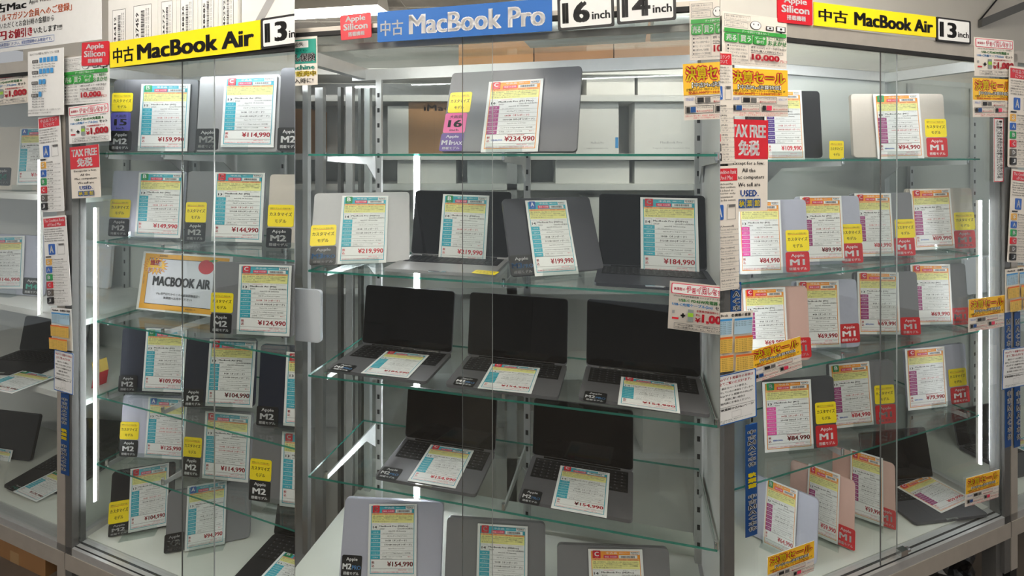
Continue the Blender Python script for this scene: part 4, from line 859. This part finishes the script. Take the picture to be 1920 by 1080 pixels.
put('vertical_notice', R, ((1864, 222), (1882, 222), (1880, 341), (1863, 341)), VERT, 'narrow red bordered vertical notice below the small sale flyer', d=-.013, level=True)

# ------------------------------------------------------------------ neighbouring case on the far side of the dark post
NA1 = La0 - .004; NA0 = NA1 - 1.7
t = thing('display_case', 'neighbouring white shelved case beyond the dark post', 'display case', L.M, 'glass display cases', 'L')
def nbx(nm, *a, **k): b = MB(); b.box(*a, **k); return b.build(nm, t)
zt = TOPZ['L']
nbx('post', NA1 - .045, NA1, -.012, .03, .2, zt, 'alu_warm'); nbx('post_seam', NA1 - .001, NA1 + .004, -.006, .03, .2, zt, 'rubber')
nbx('top_rail', NA0, NA1, -.012, .03, zt - .03, zt + .012, 'alu_warm'); nbx('top_track', NA0, NA1, -.013, 0, zt - .042, zt - .03, 'rubber')
nbx('base_rail', NA0, NA1, -.014, .04, L.z[5] - .085, L.z[5] - .03, 'alu_warm'); nbx('track', NA0, NA1, -.012, .035, L.z[5] - .03, L.z[5] - .004, 'aluminium')
nbx('deck', NA0, NA1, .035, .42, L.z[5] - .02, L.z[5] - .0005, 'deck'); nbx('back_panel', NA0, NA1, .405, .415, L.z[5], zt - .02, 'board_white')
nbx('door_pane', NA0, NA1 - .045, -.004, .001, L.z[5], zt - .03, 'glass'); nbx('side_pane', NA1 - .012, NA1 - .007, .03, .40, L.z[5], zt - .03, 'glass')
nbx('top_panel', NA0, NA1, .03, .42, zt - .012, zt - .002, 'board_white')
for a in (NA1 - .06,):
    nbx('leg', a, a + .04, 0, .04, 0, L.z[5] - .085, 'alu_dark'); nbx('leg', a, a + .04, .36, .40, 0, L.z[5] - .02, 'alu_dark')
NZ = [L.at(40, 362, .08).z, L.at(40, 572, .08).z, L.at(60, 715, .08).z]
for z, nm in zip(NZ, ('upper', 'middle', 'lower')):
    b = MB(); b.box(NA0, NA1 - .02, .06, .40, -.022, 0, 'board_white'); o = b.build('shelf_board', None, L.M @ Matrix.Translation((0, 0, z)))
    tag(o, 'white %s shelf board of the neighbouring case' % nm, 'shelf', 'white shelf boards'); CAB[o.name] = 'L'
led(L, L.sx(72, .03), .03, L.at(72, 590, .03).z, L.at(72, 300, .03).z, 'white vertical light strip in the neighbouring white case', .0035)
L.z += NZ + [L.z[5]]
GN = 'laptops in the neighbouring white case'
A4 = ('13', 'MacBook Air (M4)', '2025', '2025年3月', 'macOS 15', 'M4', '16GB', 0, '256GB', 0, 'カラー：スカイブルー')
lap_lid(L, 6, ((-16, 238), (112, 236), (112, 350), (-16, 352)), 'starlight', 'beige laptop on the upper white shelf', GN,  4, (.12, .17), [('M4', -14, 314, 20, 348)],
 PC(((37, 241), (102, 238), (100, 346), (32, 347)), '146,990', 'A', 'T', A4, 'on the upper white shelf'))
lap_lid(L, 7, ((-42, 440), (76, 440), (78, 556), (-42, 560)), 'lavender', 'silver laptop on the middle white shelf', GN,  4, (.12, .17), [('M4', 43, 521, 77, 553)],
 PC(((-30, 443), (47, 443), (41, 540), (-34, 542)), '146,990', 'A', 'T', A4, 'on the middle white shelf'))
lap_open(L, 8, (-70, 700), (52, 748), .21, 597, 'black_metal', 'open black laptop on the lower white shelf', GN, 10, yaw=-6, W=.33,
 card=('flat', ((28, 693), (92, 703), (36, 741), (-28, 727)), '179,990', 'B', 'T', A4, 'B grade price card lying on the open laptop of the lower white shelf'))
lap_open(L, 9, (5, 915), (108, 965), .21, 785, 'black_metal', 'open black laptop with M3 tag on the floor of the neighbouring case', GN, 10, yaw=-8, W=.30, tags=[('M3', ((28, 905), (43, 912), (30, 925), (14, 917)))],
 card=('flat', ((98, 880), (132, 893), (84, 948), (30, 924)), '129,990', 'B', 'T', A4, 'B grade price card reading 129,990 yen in the neighbouring case'))
lap_lid(L, 9, ((-80, 765), (54, 776), (56, 868), (-80, 850)), 'black_metal', 'black laptop standing beside the M3 laptop', GN, 12, None, [],
 PC(((-30, 835), (28, 846), (10, 886), (-40, 880)), '139,990', 'A', 'T', A4, 'cut off at the edge of the picture'))
put('battery_chart', L, ((48, 97), (118, 90), (121, 214), (57, 219)), BATT, 'white sheet with rows of small blue squares on the post', d=-.03, bg='paper')
put('charger_flyer', L, ((-25, 133), (52, 125), (55, 190), (-22, 202)), CHOI, 'pink headed charger flyer beside the white blue-square sheet', d=-.006, bg='ivory')
put('rank_sheet', L, ((73, 218), (112, 215), (121, 394), (77, 400)), RANK(False), 'Japanese rank list on the warm metal post', d=-.02, bg='paper', r=.02)
put('rank_sheet', L, ((82, 406), (124, 404), (134, 572), (88, 574)), RANK(True), 'English condition rank list on the warm metal post', d=-.021, bg='paper', r=.02)
put('weight_table', L, ((95, 578), (133, 578), (137, 660), (98, 652)), WEIGHT, 'weight table below the English rank list', d=-.02, bg='paper')
put('web_notice', L, ((101, 655), (136, 662), (139, 742), (103, 730)), WEB, 'blue bordered notice above the thin blue strip', d=-.022, bg='paper')
put('blue_strip', L, xywh(114, 738, 129, 890), STRIP('中古ＭＡＣ本体 秋葉館 中古ＭＡＣ本体'), 'thin blue strip on the warm metal post', 'label strip', d=-.014, bg='deep_blue', level=True)
# white laptop seen through the side glass
lap_lid(L, 7, ((110, 450), (204, 450), (203, 557), (110, 557)), 'laptop_white', 'white laptop seen through the side glass beside the dark post', GN, 4, (.34, .34), [], stand=False)

t = thing('folded_leaflet', 'folded yellow and red leaflet edge beside the light strip', 'leaflet', L.M @ Matrix.Translation((L.sx(171, .12), .12, NZ[2] + .002)), None, 'L')
b = MB(); b.prism([(0, .0), (.003, .0), (.016, .055), (.013, .055)], 0, .05, 'red'); b.build('lower_leaf', t)
b = MB(); b.prism([(.013, .055), (.016, .055), (.004, .10), (.001, .10)], 0, .05, 'sheet_gold'); b.build('upper_leaf', t)

# neighbouring case past the M1 case
NB0 = Ra1 + .006; NB1 = NB0 + 1.5
t = thing('display_case', 'next glass case past the M1 case at the picture edge', 'display case', R.M, 'glass display cases', 'R')
zt = TOPZ['R']
nbx('post', NB0, NB0 + .04, -.012, .03, .2, zt, 'alu_warm'); nbx('top_rail', NB0, NB1, -.012, .03, zt - .03, zt + .012, 'alu_warm'); nbx('base_rail', NB0, NB1, -.014, .04, R.z[4] - .085, R.z[4] - .03, 'alu_warm')
nbx('track', NB0, NB1, -.012, .035, R.z[4] - .03, R.z[4] - .004, 'aluminium'); nbx('deck', NB0, NB1, .035, .42, R.z[4] - .02, R.z[4] - .0005, 'deck'); nbx('back_panel', NB0, NB1, .405, .415, R.z[4], zt - .02, 'back_panel')
nbx('door_pane', NB0 + .04, NB1, -.004, .001, R.z[4], zt - .03, 'glass'); nbx('leg', NB0 + .02, NB0 + .06, 0, .04, .06, R.z[4] - .085, 'rubber')
b = MB(); b.tube((NB0 + .03, .02, .035), (NB0 + .055, .02, .035), .035, 'rubber', 16); b.build('caster', t)
shelf(R, 2, NB0 + .01, NB1, 'glass shelf of the next case at the picture edge', [])
lap_lid(R, 2, ((1812, 480), (1900, 478), (1900, 600), (1814, 602)), 'laptop_white', 'white laptop seen through the end glass of the M1 case', GR, 4, (.33, .33), [], PC(((1852, 484), (1930, 482), (1930, 598), (1852, 599)), '99,990', 'C', 'T', A1(), 'cut off behind the last M1 post'), stand=False)
put('rank_sheet', R, ((1892, 124), (1936, 128), (1934, 316), (1890, 312)), RANK(False), 'Japanese rank list at the picture edge', d=-.02, bg='ivory', r=.02)
put('rank_sheet', R, ((1894, 318), (1938, 320), (1934, 494), (1892, 490)), RANK(True), 'English condition rank list at the picture edge', d=-.02, bg='ivory', r=.02)
put('weight_table', R, ((1886, 506), (1932, 498), (1932, 578), (1884, 586)), WEIGHT, 'weight table at the picture edge', d=-.022, bg='ivory')
put('web_notice', R, ((1880, 656), (1928, 648), (1928, 722), (1879, 730)), WEB, 'blue bordered notice at the picture edge', d=-.022, bg='ivory')
put('blue_strip', R, xywh(1885, 585, 1896, 838), STRIP('ＭＡＣ本体 秋葉館 中古ＭＡＣ本体'), 'blue strip on the last post of the M1 case', 'label strip', d=-.016, bg='deep_blue', level=True)
put('blue_strip', R, xywh(1902, 585, 1913, 838), STRIP('ＭＡＣ本体 秋葉館 中古ＭＡＣ本体'), 'outermost blue strip at the picture edge', 'label strip', d=-.016, bg='deep_blue', level=True)
lap_open(R, 4, (1905, 898), (1990, 868), .2, 770, 'dark_grey', 'open grey laptop in the next case at the picture edge', 'open laptops', 10, yaw=15, W=.3,
 card=('flat', ((1905, 822), (1950, 810), (1985, 850), (1935, 870)), '69,990', 'C', 'T', A1(), 'C grade price card in the next case at the picture edge'))

# ------------------------------------------------------------------ on top of the M2 case: boxes and the big poster
def carton(Mx, w, d, h, m, label, cab, tape='carton_tape', name='carton', group=None, cat='box', extra=None):
    t = thing(name, label, cat, Mx, group, cab)
    b = MB(); b.box(0, w, 0, d, 0, h, m); b.build('body', t)
    if tape:
        b = MB(); b.box(w * .42, w * .58, -.0006, d + .0006, h * .75, h + .0006, tape); b.build('tape', t)
    if extra: extra(t, w, d, h)
    return t
def box_label(code):
    def fn(t, w, d, h):
        b = MB(); x0, x1, z0, z1 = w * .2, w * .8, h * .12, h * .80
        b.rect(x0, z0, x1, z1, 'paper', -.0006); b.frame(x0, z0, x1, z1, .0012, 'ink', -.0009); lb = b.build('label', t)
        q = MB(); q.text(code, x0 + (x1 - x0) * .12, z0 + (z1 - z0) * .18, x0 + (x1 - x0) * .30, z0 + (z1 - z0) * .82, 'ink', -.0012, .02, 1, 1)
        rnd = random.Random(code); z = z0 + (z1 - z0) * .15
        while z < z1 - (z1 - z0) * .15: hh = rnd.choice((.001, .002, .003)); q.rect(x0 + (x1 - x0) * .42, z, x0 + (x1 - x0) * .62, z + hh, 'ink', -.0012); z += hh + rnd.choice((.0015, .0025))
        for i in range(2): q.text('MacBook Air 13 SSD 256GB', x0 + (x1 - x0) * (.68 + .12 * i), z0 + (z1 - z0) * .1, x0 + (x1 - x0) * (.75 + .12 * i), z0 + (z1 - z0) * .9, 'grey_ink', -.0012, 0, 1, 1)
        q.build('lettering', lb)
    return fn
xs = (198, 240, 296, 331, 371, 409, 446); codes = ('36412', '37459', '36727', '38830', '38885', '40292')
for i, c in enumerate(codes):
    a0_, a1_ = L.sx(xs[i], .02), L.sx(xs[i + 1], .02)
    carton(L.M @ Matrix.Translation((a0_ + .001, .02 if i else .028, TOPZ['L'] + .0125)), a1_ - a0_ - .002, .22, .19, 'box_white', '%s white box from the big poster, its label numbered %s' % (('first', 'second', 'third', 'fourth', 'fifth', 'sixth')[i], c), 'L', None, 'laptop_box', 'white boxes on top of the M2 case', extra=box_label(c))
def arrows(t, w, d, h):
    b = MB()
    for i in range(2):
        x = w * (.12 + i * .5)
        b.face([(x, -.0006, h * .2), (x + w * .1, -.0006, h * .2), (x + w * .35, -.0006, h * .75), (x + w * .25, -.0006, h * .75)], 'light_ink')
    b.text('SERIAL NO.', w * .1, h * .82, w * .45, h * .88, 'grey_ink', -.0006); b.build('lettering', t)
carton(L.M @ Matrix.Translation((L.sx(448, .02), .03, TOPZ['L'] + .0125)), .34, .22, .2, 'box_white', 'wide white box at the end of the box row with grey slanted marks', 'L', None, 'laptop_box', 'white boxes on top of the M2 case', extra=arrows)
MAILI = [('t', '中古Mac', .16, .12, .49, .30, 'ink', .04, 2), ('t', 'iPhone・iPad', .52, .03, .72, .11, 'ink', .01), ('t', 'Apple Watch）ご購入時', .51, .14, .80, .25, 'ink', .01), ('t', '「メールマガジン会員へのご登録」', .20, .32, .81, .46, 'orange_ink', .02), ('t', 'いただくとお会計時の金額から', .29, .48, .69, .59, 'ink', .01),
 ('t', '1,000円', .08, .63, .34, .80, 'red_ink', .03), ('t', 'お値引き', .355, .62, .535, .79, 'red_ink', .04), ('t', 'いたします!!!!', .545, .65, .745, .76, 'ink', .02), ('o', .26, .82, .69, .93, 'blue_ink', .006), ('t', '会員登録ください。初回登録時のみ有効です。', .28, .845, .675, .91, 'blue_ink', .01)]
put('big_poster', L, ((-70, 4), (185, -38), (196, 68), (-60, 110)), MAILI, 'large white poster with orange and red lettering above the neighbouring case', d=.06, bg='paper')

# ------------------------------------------------------------------ on and behind the blue-sign case
zt = TOPZ['M']
def barcode_under(t, w, d, h):
    b = MB(); rnd = random.Random(5); x = w * .55
    while x < w * .8: ww = rnd.choice((.001, .002, .004)); b.face([(x, d * .35, -.0006), (x, d * .55, -.0006), (x + ww, d * .55, -.0006), (x + ww, d * .35, -.0006)], 'grey_ink'); x += ww + rnd.choice((.002, .003))
    b.face([(w * .42, d * .35, -.0006), (w * .42, d * .5, -.0006), (w * .48, d * .5, -.0006), (w * .48, d * .35, -.0006)], 'grey_ink'); b.build('barcode', t)
carton(M.M @ Matrix.Translation((M.sx(985, .25), .06, zt - .032)), .36, .27, .07, 'box_white', 'white box lying on the glass top above the 16 inch laptop', 'M', None, 'laptop_box', 'white boxes on the glass top', extra=barcode_under)
carton(M.M @ Matrix.Translation((M.sx(985, .25) + .375, .06, zt - .032)), .3, .27, .07, 'box_white', 'white box lying on the glass top beside the sale flyers', 'M', None, 'laptop_box', 'white boxes on the glass top', extra=barcode_under)
# frames of the side window, seen left of the slotted upright
for x, d, wd, m in ((572, .36, .022, 'aluminium'), (598, .42, .034, 'aluminium'), (636, .43, .014, 'alu_dark'), (654, .43, .028, 'aluminium'), (674, .43, .012, 'alu_dark'), (688, .43, .022, 'aluminium')):
    b = MB(); a = M.sx(x, d); b.box(a - wd / 2, a + wd / 2, d, d + .02, .2, zt - .12, m); b.build('frame_bar', MC)
b = MB(); b.box(M.sx(556, .05), M.sx(556, .05) + .03, .03, .42, zt - .10, zt - .06, 'aluminium'); b.build('side_rail', MC)
# rear rack beyond the glass
def rack(x0, x1, Y, zs, label, m='box_grey'):
    t = thing('storage_rack', label, 'storage rack', Matrix.Translation((0, Y, 0)), None, 'M')
    for i, z in enumerate(zs): b = MB(); b.box(x0, x1, 0, .24, z - .025, z, m); b.build('shelf_board', t)
    for x in (x0, (x0 + x1) / 2, x1): b = MB(); b.box(x - .02, x + .02, 0, .03, 0, RZ[0] - .03, 'aluminium'); b.build('post', t)
    b = MB(); b.box(x0, x1, .22, .24, 0, RZ[0] - .03, 'board_white'); b.build('back', t)
    b = MB(); b.box(x0, x1, .0, .012, 0, RZ[-1] - .025, m); b.build('kick_panel', t)
def pxY(x, Y): return (x - CX) / F * Y
def pzY(y, Y): return CH + (HY - y) / F * Y
YB = 1.93
RZ = [pzY(y, YB) for y in (128, 178, 288, 345, 540, 700, 860)]
rack(pxY(500, YB), pxY(1420, YB), YB, RZ, 'pale storage rack behind the blue-sign case', 'board_white')
def bgbox(x0, y0, x1, y1, Y, m, label, dep=.3, tape=None, group='boxes on the rack behind the blue-sign case', name='storage_box', extra=None):
    Y = YB + .035; dep = min(dep, .17); xa, xb = pxY(x0, Y), pxY(x1, Y); zb = pzY(y0, Y); za = min(RZ, key=lambda v: abs(v - pzY(y1, Y))) + .0005
    return carton(Matrix.Translation((xa, Y, za)), xb - xa, dep, zb - za, m, label, 'M', tape, name, group, extra=extra)
def mac_word(t, w, d, h): b = MB(); b.text('iMac', w * .3, h * .82, w * .8, h * .95, 'carton_dark', -.0008, .02); b.rect(w * .5, 0, w * .505, h * .7, 'carton_dark', -.0008); b.build('lettering', t)
def box_print(t, w, d, h):
    b = MB(); b.text('MacBook Pro', w * .35, h * .18, w * .65, h * .22, 'light_ink', -.0008); b.text('Designed in California Assembled in China', w * .25, h * .08, w * .75, h * .11, 'light_ink', -.0008); b.build('lettering', t)
    b = MB(); b.rect(w * .92, h * .1, w * .99, h * .3, 'sky_blue', -.0008); b.build('label', t)
bgbox(553, 204, 583, 288, 1.95, 'carton', 'narrow carton beside the insurance poster', .2, None)
bgbox(727, 199, 766, 288, 1.98, 'box_white', 'white box beside the brown iMac carton', .1, None)
bgbox(766, 191, 862, 288, 1.92, 'carton', 'brown iMac carton behind the 16 inch laptop', .2, None, extra=mac_word)
bgbox(1080, 187, 1160, 285, 1.95, 'box_white', 'white laptop box standing beside the 16 inch laptop', .1, None, extra=box_print)
bgbox(1190, 184, 1327, 285, 1.95, 'box_white', 'widest white laptop box standing under the yellow sale flyer', .1, None, extra=box_print)
bgbox(745, 300, 855, 344, 2.0, 'box_white', 'low white box on the rack above the open silver laptop', .2, None)
bgbox(876, 298, 985, 344, 2.0, 'box_grey', 'low grey box on the rack beside the door edge', .2, None)
bgbox(1042, 300, 1180, 344, 2.0, 'box_white', 'low white box on the rack above the closed black laptop', .2, None)
bgbox(1190, 302, 1320, 344, 2.0, 'box_white', 'low white box on the rack above the 184,990 yen card', .2, None)
bgbox(1096, 370, 1136, 540, 2.0, 'box_white', 'tall white box seen between the two black laptops', .2, None)
bgbox(866, 560, 892, 700, 2.0, 'box_white', 'tall white box seen between two open grey laptops', .2, None)
bgbox(946, 770, 1006, 856, 2.0, 'offwhite', 'pale box seen between the fourth shelf laptops', .2, None)
bgbox(1205, 770, 1275, 858, 2.0, 'offwhite', 'pale printed box on the rack at the end of the fourth shelf', .2, None)
bgbox(1100, 140, 1190, 178, 2.0, 'box_white', 'pale picture box above the standing white boxes', .2, None)
bgbox(1196, 138, 1330, 178, 2.0, 'box_white', 'pale picture box above the widest white box', .2, None)
bgbox(860, 20, 1000, 128, 2.3, 'carton', 'brown carton behind the blue sign', .17)
bgbox(1002, 14, 1150, 128, 2.3, 'carton_dark', 'dark brown carton behind the 16 inch sign', .17)
bgbox(1152, 8, 1300, 128, 2.3, 'wood', 'brown carton behind the 14 inch sign', .17)
# small boxed goods left on the floor of the blue-sign case and its shelves
t = thing('white_laptop', 'white laptop cut off at the seam of the blue-sign case', 'laptop', frame(M.P(M.sx(500, .2), .2, M.z[2] + .03), M.u, M.b, UP), None, 'M')
b = MB(); b.rr(0, 0, M.sx(601, .2) - M.sx(500, .2), .175, .012, 0, .006, 'laptop_white'); b.build('lid', t)
b = MB(); b.rr(0, 0, M.sx(601, .2) - M.sx(500, .2), .175, .012, .0065, .012, 'laptop_white'); b.build('base', t)

# ------------------------------------------------------------------ under the cases
def carton_flaps(t, w, d, h):
    b = MB(); b.box(w * .30, w * .48, -.0008, 0, h * .7, h, 'carton_tape'); b.box(w * .30, w * .48, -.0008, 0, 0, h * .3, 'carton_tape'); b.build('tape', t)
p = onz(85, 1084, 0); carton(frame(p - L.u * .34, L.u, L.b, UP), .34, .26, .155, 'carton', 'brown taped carton on the floor under the neighbouring case', 'L', None, 'carton', None, extra=carton_flaps)
def bag(cs, x, y, sx_, sy_, sz_, label, cab, seed):
    rnd = random.Random(seed); p = onz(x, y, 0); bm = bmesh.new(); bmesh.ops.create_icosphere(bm, subdivisions=4, radius=1)
    for v in bm.verts:
        n = math.sin(v.co.x * 7 + seed) * math.cos(v.co.y * 6) * .1 + math.sin(v.co.z * 11 + v.co.x * 5) * .06
        v.co *= 1 + n; v.co.z = max(v.co.z, -.8)
    me = bpy.data.meshes.new('bag'); bm.to_mesh(me); bm.free(); me.materials.append(mat('black_bag'))
    o = link('black_bag', me, None, Matrix.Translation((p.x, p.y, sz_ * .8)) @ Matrix.Diagonal((sx_, sy_, sz_, 1))); tag(o, label, 'bag'); CAB[o.name] = cab
bag(L, 250, 1108, .2, .12, .1, 'crumpled black bag under the M2 case', 'L', 1)
bag(R, 1742, 1092, .16, .1, .11, 'black bundle with shiny wire ends under the M1 case', 'R', 2)
def cable(pts, r, m, label, cab):
    c = bpy.data.curves.new('cable', 'CURVE'); c.dimensions = '3D'; c.bevel_depth = r; c.bevel_resolution = 2; s = c.splines.new('NURBS'); s.points.add(len(pts) - 1); s.use_endpoint_u = True; s.order_u = 3
    for q, pp in zip(s.points, pts): q.co = (*pp, 1)
    o = bpy.data.objects.new('cable', c); me = bpy.data.meshes.new_from_object(o); bpy.data.objects.remove(o); me.materials.clear(); me.materials.append(mat(m))
    o = link('cable', me); tag(o, label, 'cable', 'cables under the cases'); CAB[o.name] = cab
q = R.at(1861, 990, .1); cable([q + UP * .1, q, q + R.u * -.005 - UP * .1, q - R.u * .01 - UP * .2, q - R.u * .03 - UP * (q.z - .004)], .004, 'cable_white', 'white cable hanging under the M1 case', 'R')
for i in range(4):
    q = R.at(1872 + i * 6, 990, .18); cable([q + UP * .1, q - R.u * (.02 - .01 * i), q - R.u * (.05 - .035 * i) - UP * .14, q - R.u * (.02) - UP * (q.z - .004)], .0012, 'rubber', '%s thin dark wire from the white cable under the M1 case' % ('first', 'second', 'third', 'fourth')[i], 'R')
t = thing('door_lock', 'small chrome lock on the door track of the M1 case', 'lock', R.M @ Matrix.Translation((R.sx(1680), -.016, R.at(1680, 1024).z)), None, 'R')
b = MB(); b.box(-.02, .012, -.012, .004, -.008, .008, 'chrome'); b.build('body', t); b = MB(); b.tube((.012, -.005, 0), (.026, -.005, 0), .007, 'chrome', 14); b.build('barrel', t)

t = thing('wall_rail', 'grey metal rail slanting across the wall above the M1 case', 'rail', None, None, 'R')
p0, p1 = R.at(1838, 44, .585), R.at(1990, -18, .40); b = MB(); ax = (p1 - p0).normalized(); sd = ax.cross(UP).normalized() * .012; up_ = UP * .022
b.v = [tuple(p + s1 * sd + s2 * up_) for p in (p0, p1) for s1, s2 in ((-1, -1), (1, -1), (1, 1), (-1, 1))]
b.f = [(0, 1, 2, 3), (7, 6, 5, 4), (0, 4, 5, 1), (1, 5, 6, 2), (2, 6, 7, 3), (3, 7, 4, 0)]; b.mats = ['alu_dark']; b.mi = [0] * 6; b.build('bar', t)
b = MB(); b.tube(p0 + UP * .02, R.at(1885, -20, .585), .004, 'rubber'); b.build('stay', t)

# ------------------------------------------------------------------ everything ends at the end plane of its own case
def wm(o): return (wm(o.parent) @ o.matrix_basis) if o.parent else o.matrix_basis.copy()
def tree(o):
    r = [o]
    for c in KIDS.get(o.name, ()): r += tree(c)
    return r
KIDS = {}
for o in bpy.data.objects:
    if o.parent: KIDS.setdefault(o.parent.name, []).append(o)
def sub(o, side, xs_):
    W = wm(o); n = Vector((1, -(xs_ - CX) / F, 0)).normalized()
    if side == 'l': n = -n                              # keep what lies on the other side of n
    c = [(W @ v.co - C0).dot(n) for v in o.data.vertices]
    if not c or max(c) < 1e-6: return True
    if min(c) > -1e-6: return False
    me = o.data.copy(); bm = bmesh.new(); bm.from_mesh(me)
    li = W.inverted(); pc = li @ C0; nl = (W.to_3x3().transposed() @ n).normalized()
    g = bmesh.ops.bisect_plane(bm, geom=bm.verts[:] + bm.edges[:] + bm.faces[:], plane_co=pc, plane_no=nl, clear_outer=True, dist=1e-7)
    ed = [e for e in g['geom_cut'] if isinstance(e, bmesh.types.BMEdge)]
    if ed and len(ed) < 200:
        try: bmesh.ops.edgenet_fill(bm, edges=ed, mat_nr=0)
        except Exception: pass
    bm.to_mesh(me); bm.free(); o.data = me
    return True
for name, cab in list(CAB.items()):
    root = bpy.data.objects.get(name)
    if root is None: continue
    lo, hi = SEAM[cab]; tr = tree(root); dead = []
    for o in tr:
        if o.type != 'MESH' or not o.data.vertices: continue
        ok = True
        if lo is not None: ok = sub(o, 'l', lo)
        if ok and hi is not None: ok = sub(o, 'r', hi)
        if not ok: dead.append(o)
    gone = set()
    for o in dead:
        for c in tree(o):
            if c.name not in gone: gone.add(c.name)
    live = [o for o in tr if o.type == 'MESH' and o.name not in gone]
    if not live: gone.update(o.name for o in tr)
    for n in gone: bpy.data.objects.remove(bpy.data.objects[n])
